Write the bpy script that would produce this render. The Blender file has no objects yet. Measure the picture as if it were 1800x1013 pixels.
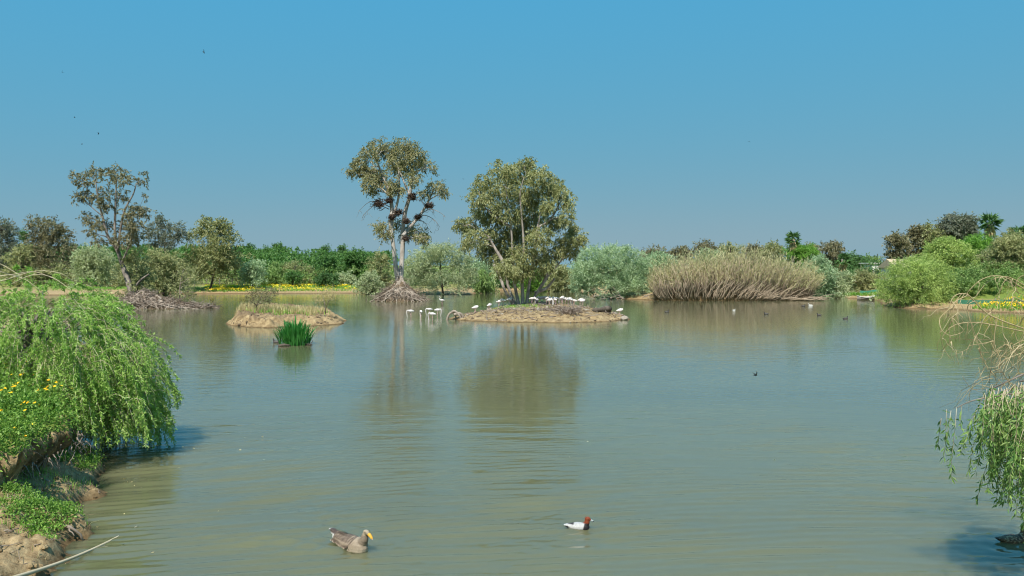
import bpy, math
import numpy as np
from mathutils import Vector

# ------------------------------------------------------------------ camera, sky, sun, exposure
sc = bpy.context.scene
F, HY, CH = 1300.0, 472.0, 4.9          # focal length (px of the 1800 px picture), horizon row, eye height above the water
cam_d = bpy.data.cameras.new('camera'); cam = bpy.data.objects.new('camera', cam_d)
sc.collection.objects.link(cam); sc.camera = cam
cam.location = (0, 0, CH); cam.rotation_euler = (math.radians(90), 0, 0)
cam_d.sensor_width = 36; cam_d.lens = 36*F/1800; cam_d.shift_y = -(506.5-HY)/1800
cam_d.clip_start = 0.1; cam_d.clip_end = 20000

SUN_EL, SUN_AZ = 56.0, 196.0            # azimuth clockwise from +Y: behind the camera, a little to its left
w = bpy.data.worlds.new('World'); sc.world = w; w.use_nodes = True
nt = w.node_tree; nt.nodes.clear()
sky = nt.nodes.new('ShaderNodeTexSky'); sky.sky_type = 'NISHITA'; sky.sun_disc = False
sky.sun_elevation = math.radians(SUN_EL); sky.sun_rotation = math.radians(SUN_AZ)
sky.air_density = 1.0; sky.dust_density = 0.7; sky.ozone_density = 8.0; sky.altitude = 0
bg = nt.nodes.new('ShaderNodeBackground'); bg.inputs['Strength'].default_value = 0.1
out = nt.nodes.new('ShaderNodeOutputWorld')
sp = nt.nodes.new('ShaderNodeSeparateColor'); cb = nt.nodes.new('ShaderNodeCombineColor'); nt.links.new(sky.outputs[0], sp.inputs[0])
lo_ = nt.nodes.new('ShaderNodeMath'); lo_.operation = 'MAXIMUM'; lo_.inputs[1].default_value = .6; nt.links.new(sp.outputs[0], lo_.inputs[0])
for ch, (k_, pw_) in enumerate(((.67, .77), (3.02, .035), (5.05, -.20))):     # the camera's flat tone curve: haze greys the low sky
    pw = nt.nodes.new('ShaderNodeMath'); pw.operation = 'POWER'; pw.inputs[1].default_value = pw_
    ml = nt.nodes.new('ShaderNodeMath'); ml.operation = 'MULTIPLY'; ml.inputs[1].default_value = k_
    nt.links.new(lo_.outputs[0], pw.inputs[0]); nt.links.new(pw.outputs[0], ml.inputs[0]); nt.links.new(ml.outputs[0], cb.inputs[ch])
nt.links.new(cb.outputs[0], bg.inputs['Color']); nt.links.new(bg.outputs[0], out.inputs['Surface'])

sun_d = bpy.data.lights.new('sun', 'SUN'); sun_d.energy = 5.0; sun_d.angle = math.radians(0.55); sun_d.color = (1, .95, .86)
sun = bpy.data.objects.new('sun', sun_d); sc.collection.objects.link(sun)
_e, _a = math.radians(SUN_EL), math.radians(SUN_AZ)
sdir = Vector((math.sin(_a)*math.cos(_e), math.cos(_a)*math.cos(_e), math.sin(_e)))
sun.rotation_euler = sdir.to_track_quat('Z', 'Y').to_euler(); sun.location = (-15, -50, 60)
vs = sc.view_settings; vs.view_transform = 'Standard'; vs.look = 'None'; vs.gamma = 1; vs.exposure = 0.35
vs.use_curve_mapping = False
sc.cycles.max_bounces = 6; sc.cycles.diffuse_bounces = 3; sc.cycles.glossy_bounces = 3
sc.cycles.transmission_bounces = 4; sc.cycles.caustics_reflective = False; sc.cycles.caustics_refractive = False
sc.cycles.use_denoising = True; sc.cycles.denoising_prefilter = 'ACCURATE'; sc.cycles.pixel_filter_type = 'BLACKMAN_HARRIS'; sc.cycles.filter_width = 1.1

# ------------------------------------------------------------------ helpers
C = sc.collection
def W(px, py, D):
    """a point D metres ahead of the eye that is seen at (px, py)"""
    return np.array([(px-900)/F*D, D, CH-(py-HY)/F*D])
def G(px, py, z=0.0):
    """the point at height z that is seen at (px, py)"""
    return W(px, py, (CH-z)*F/(py-HY))
def ss(t):
    t = np.clip(t, 0, 1); return t*t*(3-2*t)
def unit(a):
    return a/np.maximum(np.linalg.norm(a, axis=-1, keepdims=True), 1e-9)
def _hash(i, j, s):
    n = (i.astype(np.int64)*374761393 + j.astype(np.int64)*668265263 + s*69069) & 0x7fffffff
    n = ((n ^ (n >> 13))*1274126177) & 0x7fffffff
    return ((n ^ (n >> 16)) & 0xffff)/65535.0
def vnoise(x, y, s=0):
    x = np.asarray(x, float); y = np.asarray(y, float)
    i, j = np.floor(x), np.floor(y); u, v = x-i, y-j
    u = u*u*(3-2*u); v = v*v*(3-2*v); i = i.astype(int); j = j.astype(int)
    return ((_hash(i, j, s)*(1-u)+_hash(i+1, j, s)*u)*(1-v)+(_hash(i, j+1, s)*(1-u)+_hash(i+1, j+1, s)*u)*v)*2-1
def fbm(x, y, o=4, s=0):
    t, a, f = 0, 1, 1
    for k in range(o):
        t = t+a*vnoise(x*f, y*f, s+k*17); a *= .5; f *= 2.03
    return t

class Geo:
    def __init__(self): self.V = []; self.Q = []; self.T = []; self.mq = []; self.mt = []; self.n = 0
    def add(self, V, Q=None, T=None, m=0):
        V = np.asarray(V, float)
        if Q is not None and len(Q): self.Q.append(np.asarray(Q, int)+self.n); self.mq.append(np.full(len(Q), m))
        if T is not None and len(T): self.T.append(np.asarray(T, int)+self.n); self.mt.append(np.full(len(T), m))
        self.V.append(V); self.n += len(V); return self
    def tube(self, P, R, k=6, m=0, rng=None):
        P = np.asarray(P, float); n = len(P); R = np.broadcast_to(np.asarray(R, float), (n,))
        t = unit(np.gradient(P, axis=0)); ref = np.array([0.31, 0.2, 0.93]) if abs(t[0][2]) < .9 else np.array([1., .1, 0])
        a = unit(np.cross(t, ref)); b = np.cross(t, a)
        an = np.linspace(0, 2*np.pi, k, endpoint=False)
        V = P[:, None]+R[:, None, None]*(np.cos(an)[None, :, None]*a[:, None]+np.sin(an)[None, :, None]*b[:, None])
        i = np.arange(n-1)[:, None]*k; j = np.arange(k)[None]; j2 = (j+1) % k
        Q = np.stack([i+j, i+j2, i+k+j2, i+k+j], -1).reshape(-1, 4)
        V = np.vstack([V.reshape(-1, 3), P[:1], P[-1:]]); e = n*k
        jj = np.arange(k); T = np.vstack([np.stack([(jj+1) % k, jj, np.full(k, e)], 1),
                                         np.stack([(n-1)*k+jj, (n-1)*k+(jj+1) % k, np.full(k, e+1)], 1)])
        return self.add(V, Q, T, m)
    def box(self, c, s, rz=0, m=0):
        c = np.asarray(c, float); s = np.asarray(s, float)/2
        V = np.array([[x, y, z] for x in (-1, 1) for y in (-1, 1) for z in (-1, 1)])*s
        r = np.array([[math.cos(rz), -math.sin(rz), 0], [math.sin(rz), math.cos(rz), 0], [0, 0, 1]])
        return self.add(V@r.T+c, [[0, 1, 3, 2], [4, 6, 7, 5], [0, 4, 5, 1], [2, 3, 7, 6], [0, 2, 6, 4], [1, 5, 7, 3]], None, m)
    def ball(self, c, r, nu=14, nv=9, m=0, rot=None):
        th = np.linspace(0, np.pi, nv); ph = np.linspace(0, 2*np.pi, nu, endpoint=False)
        T_, P_ = np.meshgrid(th[1:-1], ph, indexing='ij')
        V = np.stack([np.sin(T_)*np.cos(P_), np.sin(T_)*np.sin(P_), np.cos(T_)], -1).reshape(-1, 3)
        V = np.vstack([V, [[0, 0, 1], [0, 0, -1]]])*np.asarray(r, float)
        if rot is not None: V = V@np.asarray(rot).T
        i = np.arange(nv-3)[:, None]*nu; j = np.arange(nu)[None]; j2 = (j+1) % nu
        Q = np.stack([i+j, i+nu+j, i+nu+j2, i+j2], -1).reshape(-1, 4)
        jj = np.arange(nu); t = (nv-2)*nu; l = (nv-3)*nu
        T = np.vstack([np.stack([np.full(nu, t), jj, (jj+1) % nu], 1), np.stack([np.full(nu, t+1), l+(jj+1) % nu, l+jj], 1)])
        return self.add(V+np.asarray(c, float), Q, T, m)
    def mesh(self, name, mats, off=(0, 0, 0), smooth=True):
        V = (np.vstack(self.V)-np.asarray(off, float)).astype(np.float32)
        Q = np.vstack(self.Q) if self.Q else np.zeros((0, 4), int)
        T = np.vstack(self.T) if self.T else np.zeros((0, 3), int)
        mi = np.concatenate(self.mq+self.mt) if (self.mq or self.mt) else np.zeros(0)
        me = bpy.data.meshes.new(name); me.vertices.add(len(V)); me.vertices.foreach_set('co', V.ravel())
        li = np.concatenate([Q.ravel(), T.ravel()]).astype(np.int32); me.loops.add(len(li)); me.loops.foreach_set('vertex_index', li)
        st = np.concatenate([np.arange(len(Q))*4, len(Q)*4+np.arange(len(T))*3]).astype(np.int32)
        me.polygons.add(len(st)); me.polygons.foreach_set('loop_start', st)
        me.polygons.foreach_set('material_index', mi.astype(np.int32))
        me.polygons.foreach_set('use_smooth', np.full(len(st), smooth))
        me.update(calc_edges=True)
        for m in (mats if isinstance(mats, (list, tuple)) else [mats]): me.materials.append(m)
        return me

ORG = {}
def thing(name, label, cat, loc=(0, 0, 0), group=None, kind=None):
    o = bpy.data.objects.new(name, None); C.objects.link(o); o.location = [float(v) for v in loc]
    o.empty_display_size = .2; ORG[o.name] = np.array(loc, float)
    tag(o, label, cat, group, kind); return o
def tag(o, label=None, cat=None, group=None, kind=None):
    for k, v in (('label', label), ('category', cat), ('group', group), ('kind', kind)):
        if v: o[k] = v
    return o
def root_org(o):
    while o.parent: o = o.parent
    return ORG.get(o.name, np.zeros(3))
def part(name, geo, mats, parent, smooth=True, kind=None, label=None):
    o = bpy.data.objects.new(name, geo.mesh(name, mats, root_org(parent), smooth)); C.objects.link(o); o.parent = parent
    return tag(o, label, None, None, kind)
def single(name, geo, mats, loc, label=None, cat=None, group=None, kind=None, smooth=True):
    o = bpy.data.objects.new(name, geo.mesh(name, mats, loc, smooth)); C.objects.link(o); o.location = [float(v) for v in loc]
    ORG[o.name] = np.array(loc, float); return tag(o, label, cat, group, kind)

# ------------------------------------------------------------------ materials
def newmat(name):
    m = bpy.data.materials.new(name); m.use_nodes = True; t = m.node_tree; t.nodes.clear()
    o = t.nodes.new('ShaderNodeOutputMaterial'); return m, t, o
def nd(t, typ, **kw):
    n = t.nodes.new(typ)
    for k, v in kw.items():
        if k in n.inputs: n.inputs[k].default_value = v
        else: setattr(n, k, v)
    return n
def ramp(t, stops, fac):
    r = t.nodes.new('ShaderNodeValToRGB'); e = r.color_ramp.elements
    while len(e) < len(stops): e.new(.5)
    for q, (p, c) in zip(e, stops): q.position = p; q.color = (*c, 1)
    t.links.new(fac, r.inputs[0]); return r.outputs[0]
def mix(t, fac, a, b, blend='MIX'):
    n = t.nodes.new('ShaderNodeMix'); n.data_type = 'RGBA'; n.blend_type = blend
    for s, v in ((0, fac), (6, a), (7, b)):
        if hasattr(v, 'links'): t.links.new(v, n.inputs[s])
        else: n.inputs[s].default_value = v if s == 0 else (*v, 1)
    return n.outputs[2]
LEAF = 1.76
def leaf_mat(name, cols, trans=.3, scale=.5, rough=.5, sat_trans=1.35):
    m, t, o = newmat(name)
    g = nd(t, 'ShaderNodeNewGeometry'); tc = nd(t, 'ShaderNodeTexCoord')
    nz = nd(t, 'ShaderNodeTexNoise', Scale=scale, Detail=2.0); t.links.new(tc.outputs['Object'], nz.inputs['Vector'])
    ad = nd(t, 'ShaderNodeMath', operation='MULTIPLY_ADD'); ad.inputs[1].default_value = 1.9; ad.inputs[2].default_value = -.45
    t.links.new(nz.outputs[0], ad.inputs[0])
    a2 = nd(t, 'ShaderNodeMix'); a2.data_type = 'FLOAT'; a2.inputs[0].default_value = .5
    t.links.new(g.outputs['Random Per Island'], a2.inputs[2]); t.links.new(ad.outputs[0], a2.inputs[3])
    cols = [tuple(v*LEAF for v in c) for c in cols]; n = len(cols); col = ramp(t, [(.12+.76*i/(n-1), c) for i, c in enumerate(cols)], a2.outputs[0])
    p = nd(t, 'ShaderNodeBsdfPrincipled', Roughness=rough); p.inputs['Specular IOR Level'].default_value = .35
    tr = nd(t, 'ShaderNodeBsdfTranslucent'); mx = nd(t, 'ShaderNodeMixShader'); mx.inputs[0].default_value = trans
    t.links.new(col, p.inputs['Base Color'])
    tc2 = mix(t, 1.0, col, (sat_trans, sat_trans*1.05, sat_trans*.75), 'MULTIPLY'); t.links.new(tc2, tr.inputs['Color'])
    t.links.new(p.outputs[0], mx.inputs[1]); t.links.new(tr.outputs[0], mx.inputs[2]); t.links.new(mx.outputs[0], o.inputs[0])
    return m
def rough_mat(name, cols, scale=3.0, rough=.85, bump=.3, stretch=(1, 1, 1), detail=6.0, island=0.0):
    m, t, o = newmat(name)
    tc = nd(t, 'ShaderNodeTexCoord'); mp = nd(t, 'ShaderNodeMapping'); mp.inputs['Scale'].default_value = stretch
    t.links.new(tc.outputs['Object'], mp.inputs[0])
    nz = nd(t, 'ShaderNodeTexNoise', Scale=scale, Detail=detail, Roughness=.65); t.links.new(mp.outputs[0], nz.inputs['Vector'])
    f = nz.outputs[0]
    if island:
        g = nd(t, 'ShaderNodeNewGeometry'); a2 = nd(t, 'ShaderNodeMix'); a2.data_type = 'FLOAT'; a2.inputs[0].default_value = island
        t.links.new(f, a2.inputs[2]); t.links.new(g.outputs['Random Per Island'], a2.inputs[3]); f = a2.outputs[0]
    n = len(cols); lo, hi = (.32, .68) if not island else (.2, .8)
    col = ramp(t, [(lo+(hi-lo)*i/max(1, n-1), c) for i, c in enumerate(cols)], f)
    p = nd(t, 'ShaderNodeBsdfPrincipled', Roughness=rough); p.inputs['Specular IOR Level'].default_value = .2
    t.links.new(col, p.inputs['Base Color'])
    if bump:
        b = nd(t, 'ShaderNodeBump', Strength=bump); b.inputs['Distance'].default_value = .05
        t.links.new(nz.outputs[0], b.inputs['Height']); t.links.new(b.outputs[0], p.inputs['Normal'])
    t.links.new(p.outputs[0], o.inputs[0]); return m
def plain(name, c, rough=.6, spec=.3):
    return rough_mat(name, [tuple(v*.88 for v in c), tuple(min(1, v*1.1) for v in c)], 12., rough, 0)
def attr_mat(name, rough=.6, bump_scale=0):
    m, t, o = newmat(name); a = nd(t, 'ShaderNodeVertexColor'); a.layer_name = 'Col'
    p = nd(t, 'ShaderNodeBsdfPrincipled', Roughness=rough); p.inputs['Specular IOR Level'].default_value = .25
    tc = nd(t, 'ShaderNodeTexCoord'); nz = nd(t, 'ShaderNodeTexNoise', Scale=60., Detail=3.); t.links.new(tc.outputs['Object'], nz.inputs['Vector'])
    c2 = ramp(t, [(.3, (.78, .78, .78)), (.7, (1.1, 1.1, 1.1))], nz.outputs[0])
    t.links.new(mix(t, 1.0, a.outputs[0], c2, 'MULTIPLY'), p.inputs['Base Color'])
    b = nd(t, 'ShaderNodeBump', Strength=.25); b.inputs['Distance'].default_value = .01
    t.links.new(nz.outputs[0], b.inputs['Height']); t.links.new(b.outputs[0], p.inputs['Normal'])
    t.links.new(p.outputs[0], o.inputs[0]); return m

M = {}
M['euc'] = leaf_mat('eucalyptus_leaves', [(.056, .072, .030), (.130, .148, .054), (.185, .180, .078), (.25, .275, .15)], .22, .35)
M['euc_dark'] = leaf_mat('dark_eucalyptus_leaves', [(.042, .045, .027), (.092, .089, .047), (.140, .121, .062), (.18, .19, .115)], .18, .4)
M['euc_grey'] = leaf_mat('grey_eucalyptus_leaves', [(.05, .058, .042), (.09, .10, .07), (.15, .165, .115)], .2, .4)
M['euc_mid'] = leaf_mat('olive_brown_eucalyptus_leaves', [(.052, .060, .029), (.120, .128, .052), (.175, .152, .072), (.23, .245, .14)], .2, .35)
M['tam_olive'] = leaf_mat('tamarisk_olive', [(0.09, 0.101, 0.047), (0.185, 0.193, 0.087), (0.291, 0.286, 0.151)], .3, .4)
M['tam_grey'] = leaf_mat('tamarisk_grey', [(0.103, 0.127, 0.075), (0.218, 0.247, 0.138), (0.345, 0.38, 0.247)], .3, .4)
M['silver'] = leaf_mat('silver_willow', [(0.09, 0.129, 0.073), (0.19, 0.258, 0.146), (0.347, 0.403, 0.28)], .3, .4)
M['pine'] = leaf_mat('pine_needles', [(.018, .050, .012), (.045, .11, .024), (.10, .18, .045)], .12, .25)
M['dgreen'] = leaf_mat('deep_green_leaves', [(.02, .05, .015), (.045, .10, .028), (.09, .155, .05)], .2, .4)
M['mgreen'] = leaf_mat('mid_green_leaves', [(0.05, 0.084, 0.025), (0.112, 0.174, 0.05), (0.202, 0.263, 0.095)], .3, .5)
M['tamg'] = leaf_mat('tamarisk_green', [(0.083, 0.127, 0.033), (0.198, 0.259, 0.072), (0.33, 0.385, 0.143)], .3, .4)
M['bgreen'] = leaf_mat('bright_green_leaves', [(.05, .11, .02), (.10, .20, .03), (.16, .26, .055)], .35, .5)
M['wil'] = leaf_mat('willow_leaves', [(.038, .085, .016), (.115, .205, .036), (.215, .315, .072), (.33, .41, .16)], .35, 1.2, .4)
M['wil2'] = leaf_mat('darker_willow_leaves', [(.03, .07, .018), (.075, .145, .034), (.14, .21, .06), (.23, .30, .12)], .3, 1.5, .35)  # deeper green leaf colour for the hanging willow at right
M['reed_up'] = leaf_mat('reed_tops', [(.13, .132, .066), (.235, .222, .12), (.32, .285, .165), (.20, .24, .11)], .25, .3)
M['reed_st'] = rough_mat('reed_canes', [(.20, .15, .10), (.36, .28, .20), (.50, .41, .32)], 2., .8, 0, island=.6)
M['iris'] = leaf_mat('iris_blades', [(.014, .07, .016), (.035, .15, .03), (.09, .24, .055)], .25, 2., .35)
M['herb'] = leaf_mat('bank_herbs', [(.045, .095, .016), (.10, .185, .032), (.20, .30, .065)], .3, 2.)
M['grass'] = leaf_mat('grass_blades', [(.06, .13, .02), (.12, .24, .035), (.22, .32, .08)], .3, 1.)
M['dry'] = leaf_mat('dry_grass', [(.20, .16, .08), (.32, .26, .14), (.42, .36, .22)], .3, 1.)
M['yellow'] = leaf_mat('yellow_flowers', [(.50, .36, .015), (.66, .48, .02), (.72, .58, .05)], .2, 1.)
M['orange'] = leaf_mat('orange_yellow_flowers', [(.62, .33, .01), (.74, .44, .015), (.78, .55, .03)], .2, 2.)
M['bark_pale'] = rough_mat('pale_smooth_bark', [(.20, .17, .15), (.42, .38, .34), (.55, .51, .47)], 1.6, .8, .4, (1, 1, .3))
M['bark_grey'] = rough_mat('grey_bark', [(.10, .085, .07), (.22, .19, .165), (.34, .30, .26)], 2.5, .85, .5, (1, 1, .3))
M['bark_stem'] = rough_mat('pale_grey_stems', [(.15, .13, .11), (.33, .29, .255), (.48, .44, .395)], 2.5, .85, .4, (1, 1, .3))
M['bark_dark'] = rough_mat('dark_bark', [(.05, .04, .032), (.10, .082, .065), (.16, .135, .11)], 3, .9, .5, (1, 1, .3))
M['root'] = rough_mat('bleached_roots', [(.12, .095, .075), (.29, .24, .195), (.48, .42, .36)], 1.6, .85, .4, island=.55)
M['twig'] = rough_mat('dry_twigs', [(.12, .09, .07), (.24, .19, .15), (.36, .30, .25)], 2., .9, 0, island=.7)
M['cane_y'] = rough_mat('straw_coloured_branches', [(.30, .24, .15), (.48, .40, .27), (.62, .56, .44)], 1.5, .6, 0, island=.4)
M['cane_r'] = rough_mat('yellowish_twigs', [(.20, .15, .075), (.38, .30, .16), (.52, .44, .28)], 3., .7, 0, island=.6)
M['nest'] = rough_mat('nest_sticks', [(.022, .016, .014), (.062, .046, .036), (.14, .095, .07)], 2., .9, 0, island=.7)
def mud_mat(name, top):
    m, t, o = newmat(name); ge = nd(t, 'ShaderNodeNewGeometry'); se = nd(t, 'ShaderNodeSeparateXYZ'); t.links.new(ge.outputs['Position'], se.inputs[0])
    a = nd(t, 'ShaderNodeTexNoise', Scale=2.2, Detail=10., Roughness=.7); b_ = nd(t, 'ShaderNodeTexNoise', Scale=.7, Detail=5.); t.links.new(ge.outputs['Position'], a.inputs['Vector']); t.links.new(ge.outputs['Position'], b_.inputs['Vector'])
    c1 = ramp(t, [(.3, (.10, .068, .036)), (.45, (.25, .178, .095)), (.6, (.37, .275, .15)), (.72, (.46, .36, .21))], a.outputs[0])
    c2 = ramp(t, [(.35, (.08, .054, .032)), (.65, (.28, .205, .12))], a.outputs[0])
    za = nd(t, 'ShaderNodeMath', operation='MULTIPLY_ADD'); za.inputs[1].default_value = 1.5; t.links.new(b_.outputs[0], za.inputs[0]); t.links.new(se.outputs[2], za.inputs[2])
    zh = nd(t, 'ShaderNodeMath', operation='MULTIPLY'); zh.inputs[1].default_value = .5; t.links.new(za.outputs[0], zh.inputs[0])
    f = ramp(t, [(top[0], (0, 0, 0)), (top[1], (1, 1, 1))], zh.outputs[0])
    zr = nd(t, 'ShaderNodeMath', operation='MULTIPLY', use_clamp=True); zr.inputs[1].default_value = 2.; t.links.new(se.outputs[2], zr.inputs[0])
    wet = ramp(t, [(.03, (.40, .36, .33)), (.22, (1, 1, 1))], zr.outputs[0])
    p = nd(t, 'ShaderNodeBsdfPrincipled', Roughness=.92); p.inputs['Specular IOR Level'].default_value = .15
    t.links.new(mix(t, 1.0, mix(t, f, c1, c2), wet, 'MULTIPLY'), p.inputs['Base Color'])
    bp = nd(t, 'ShaderNodeBump', Strength=1.0); bp.inputs['Distance'].default_value = .08; t.links.new(a.outputs[0], bp.inputs['Height']); t.links.new(bp.outputs[0], p.inputs['Normal']); t.links.new(p.outputs[0], o.inputs[0]); return m
M['mud'] = mud_mat('sandy_mud', (.66, .84)); M['mud_low'] = mud_mat('trampled_sandy_mud', (.58, .82))
M['earth'] = rough_mat('dark_earth', [(.05, .036, .024), (.13, .095, .062), (.24, .18, .12)], 2.5, .95, 1.0)
M['stone'] = rough_mat('weathered_stones', [(.13, .11, .09), (.30, .26, .21), (.46, .41, .35)], 4., .85, .4, island=.4)
M['black'] = plain('black_bill', (.015, .014, .014), .4)
M['plumage'] = attr_mat('plumage')
M['white'] = plain('white_paint', (.75, .74, .70), .5)
M['roof'] = rough_mat('tan_roof', [(.42, .33, .22), (.55, .45, .31)], 3., .8, .2)
M['glass'] = plain('dark_window_glass', (.05, .08, .10), .12)
M['post'] = rough_mat('grey_posts', [(.16, .14, .12), (.26, .24, .21)], 4., .8, 0)
M['net'] = rough_mat('green_netting', [(.05, .20, .13), (.09, .30, .20)], 5., .7, 0)

# ------------------------------------------------------------------ foliage
def leaf_quads(rng, P, A, L, Wd, bend=.12):
    n = len(P); N = unit(np.cross(A, rng.normal(size=(n, 3)))); B = np.cross(A, N)
    L = (L*rng.uniform(.65, 1.25, n))[:, None]; Wd = (Wd*rng.uniform(.7, 1.25, n))[:, None]
    mid = P+A*L*.45+N*L*bend
    V = np.stack([P, mid+B*Wd, P+A*L, mid-B*Wd], 1).reshape(-1, 3)
    return V, np.arange(4*n).reshape(n, 4)
def crown(rng, ells, n_twig, per, tlen, L, Wd, droop=.25, shell=.55, out=.8, spread=.8, under=.35):
    c = np.array([e[0] for e in ells]); r = np.array([e[1] for e in ells])
    wt = (r[:, 0]*r[:, 2])**.8; wt = wt/wt.sum()
    k = rng.choice(len(ells), n_twig, p=wt)
    d = unit(rng.normal(size=(n_twig, 3))); low = d[:, 2] < -.2
    d[low & (rng.random(n_twig) > under), 2] *= -1
    rad = shell+(1-shell)*rng.random(n_twig)**.7
    rad = rad*(1+.24*vnoise(d[:, 0]*2.6+k*7.3, d[:, 2]*2.6+d[:, 1]*1.9, 3))
    p = c[k]+d*r[k]*rad[:, None]
    t = unit(d*out+rng.normal(size=(n_twig, 3))*.45+np.array([0, 0, -droop]))
    s = rng.random((n_twig, per)); tl = tlen*rng.uniform(.5, 1.4, (n_twig, 1))
    P = p[:, None]+t[:, None]*(s*tl)[..., None]+rng.normal(size=(n_twig, per, 3))*(tlen*.13)
    P[..., 2] -= droop*.6*s*s*tl
    A = unit(t[:, None]*.7+rng.normal(size=(n_twig, per, 3))*spread*.7+np.array([0, 0, -droop*1.2]))
    return leaf_quads(rng, P.reshape(-1, 3), A.reshape(-1, 3), L, Wd)
def px_ells(lst, D, rng, depth=None):
    xs = np.array([e[0] for e in lst]); mx = (xs.min()+xs.max())/2; hw = max(10, (xs.max()-xs.min())/2+8)
    dp = .55*hw*D/F if depth is None else depth; res = []
    for e in lst:
        cx, cy, rx = e[:3]; ry = e[3] if len(e) > 3 else e[2]*.85
        d = D+dp*math.sqrt(max(.05, 1-((cx-mx)/hw)**2))*rng.uniform(-1, 1); s = d/F
        res.append((W(cx, cy, d), np.array([rx*s, max(rx, ry)*s, ry*s])))
    return res
def sub_ells(ells, k, rng, f=(.28, .45)):
    res = []
    for c, r in ells:
        d = unit(rng.normal(size=(k, 3))); d[:, 2] = np.where(d[:, 2] < -.3, -d[:, 2], d[:, 2])
        for i in range(k):
            q = rng.uniform(*f); res.append((c+d[i]*r*(1-q*.7)*rng.uniform(.75, 1.2), np.maximum(r*q, r.mean()*q*.6)))
    return res
def limb(rng, a, b, n=6, wob=.06, sag=0.0):
    a = np.asarray(a, float); b = np.asarray(b, float); t = np.linspace(0, 1, n)[:, None]; L = np.linalg.norm(b-a)
    P = a+(b-a)*t; P[1:-1] += rng.normal(size=(n-2, 3))*wob*L; P[:, 2] += np.sin(t[:, 0]*np.pi)*sag*L
    return P
def smooth_path(P, n):
    P = np.asarray(P, float); u = np.linspace(0, len(P)-1, n); res = []
    for x in u:
        i = min(int(x), len(P)-2); f = x-i
        p0, p1, p2, p3 = P[max(i-1, 0)], P[i], P[i+1], P[min(i+2, len(P)-1)]
        res.append(.5*((2*p1)+(-p0+p2)*f+(2*p0-5*p1+4*p2-p3)*f*f+(-p0+3*p1-3*p2+p3)*f**3))
    return np.array(res)

def make_tree(name, label, cat, D, ells_px, trunks, mat, bark, seed, twigs, per=14, tlen=.9, L=.34, Wd=.055, droop=.35,
              shell=.35, sub=0, depth=None, group=None, base=None, limbs=True, lw=.05, under=.6, extra=None, out=.8):
    rng = np.random.default_rng(seed)
    t0 = trunks[0][0]; base = W(t0[0], t0[1], D) if base is None else np.asarray(base)
    th = thing(name, label, cat, base, group)
    ells = px_ells(ells_px, D, rng, depth)
    g = Geo(); pts = []
    for tr in trunks:
        q = np.array([[p[0], p[1]] for p in tr], float); wd = np.array([p[2] for p in tr], float)
        dj = np.cumsum(rng.normal(0, .25, len(q)))*D/100; dj[0] = 0
        P = np.array([W(a[0], a[1], D+j*.8) for a, j in zip(q, dj)])
        n = len(P)*4; P2 = smooth_path(P, n); R = np.interp(np.linspace(0, 1, n), np.linspace(0, 1, len(wd)), wd)*D/F/2
        if abs(tr[0][1]-t0[1]) < 2.5: P2[0, 2] -= .35
        g.tube(P2, R, 8); pts.append(np.column_stack([P2, R]))
    pts = np.vstack(pts)
    if limbs:
        for c, r in ells:
            d = np.linalg.norm(pts[:, :3]-c, axis=1)+np.maximum(0, pts[:, 2]-c[2]+.5)*1.5
            i = int(np.argmin(d)); a = pts[i, :3]; R0 = min(pts[i, 3]*.6, lw*(1+np.linalg.norm(c-a)*.25))
            P = limb(rng, a, c, 6, .05, .06); g.tube(P, np.linspace(R0, R0*.35, 6), 5)
            for _ in range(4):
                e = c+unit(rng.normal(size=3))*r*.85
                g.tube(limb(rng, P[rng.integers(3, 6)], e, 4, .08), np.linspace(R0*.4, R0*.12, 4), 4)
    part('trunk', g, bark, th)
    if sub: ells = ells+sub_ells(ells, sub, rng)
    lg = Geo(); V, Q = crown(rng, ells, twigs, per, tlen, L, Wd, droop, shell, under=under, out=out); lg.add(V, Q)
    part('crown', lg, mat, th, smooth=False)
    if extra: extra(th, rng)
    return th

# ------------------------------------------------------------------ ground and water
def g2(px, py): p = G(px, py); return (p[0], p[1])
LAKE = [(-5.5, 2), (-7.2, 9), (-7.6, 11.8), (-7.85, 13.5), (-8.7, 14.7), (-9.05, 16.4), (-11.2, 19.4), (-13, 22), (-15, 26),
        (-22, 40), (-45, 70), (-82, 100), (-112, 128), g2(0, 518), g2(90, 519), g2(170, 519), g2(300, 517), g2(400, 516.5), g2(520, 516),
        g2(640, 515.5), g2(720, 517), g2(830, 518), g2(850, 513), g2(880, 511.5), g2(930, 512), g2(1010, 511.5), g2(1035, 521),
        g2(1090, 525.5), g2(1150, 528), g2(1250, 528), g2(1400, 527), g2(1440, 523), g2(1480, 524.5), g2(1520, 525), g2(1545, 528),
        g2(1552, 538), g2(1600, 543), g2(1680, 544), g2(1720, 548), g2(1800, 551), (60, 74), (66, 55), (60, 45), (40, 30), (22, 20),
        (14, 16), (11.6, 13), (10.6, 11), (9.6, 8), (8, 2)]
LP = np.array(LAKE)
def lake_sd(x, y):
    """distance to the shore, positive on land"""
    x = np.asarray(x, float); y = np.asarray(y, float); best = np.full(x.shape, 1e9); ins = np.zeros(x.shape, bool)
    for i in range(len(LP)):
        a, b = LP[i], LP[(i+1) % len(LP)]; d = b-a; L2 = d@d
        t = np.clip(((x-a[0])*d[0]+(y-a[1])*d[1])/L2, 0, 1)
        best = np.minimum(best, (x-a[0]-t*d[0])**2+(y-a[1]-t*d[1])**2)
        c = ((a[1] > y) != (b[1] > y)) & (x < (b[0]-a[0])*(y-a[1])/(b[1]-a[1]+1e-12)+a[0]); ins ^= c
    return np.where(ins, -1, 1)*np.sqrt(best)
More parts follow.
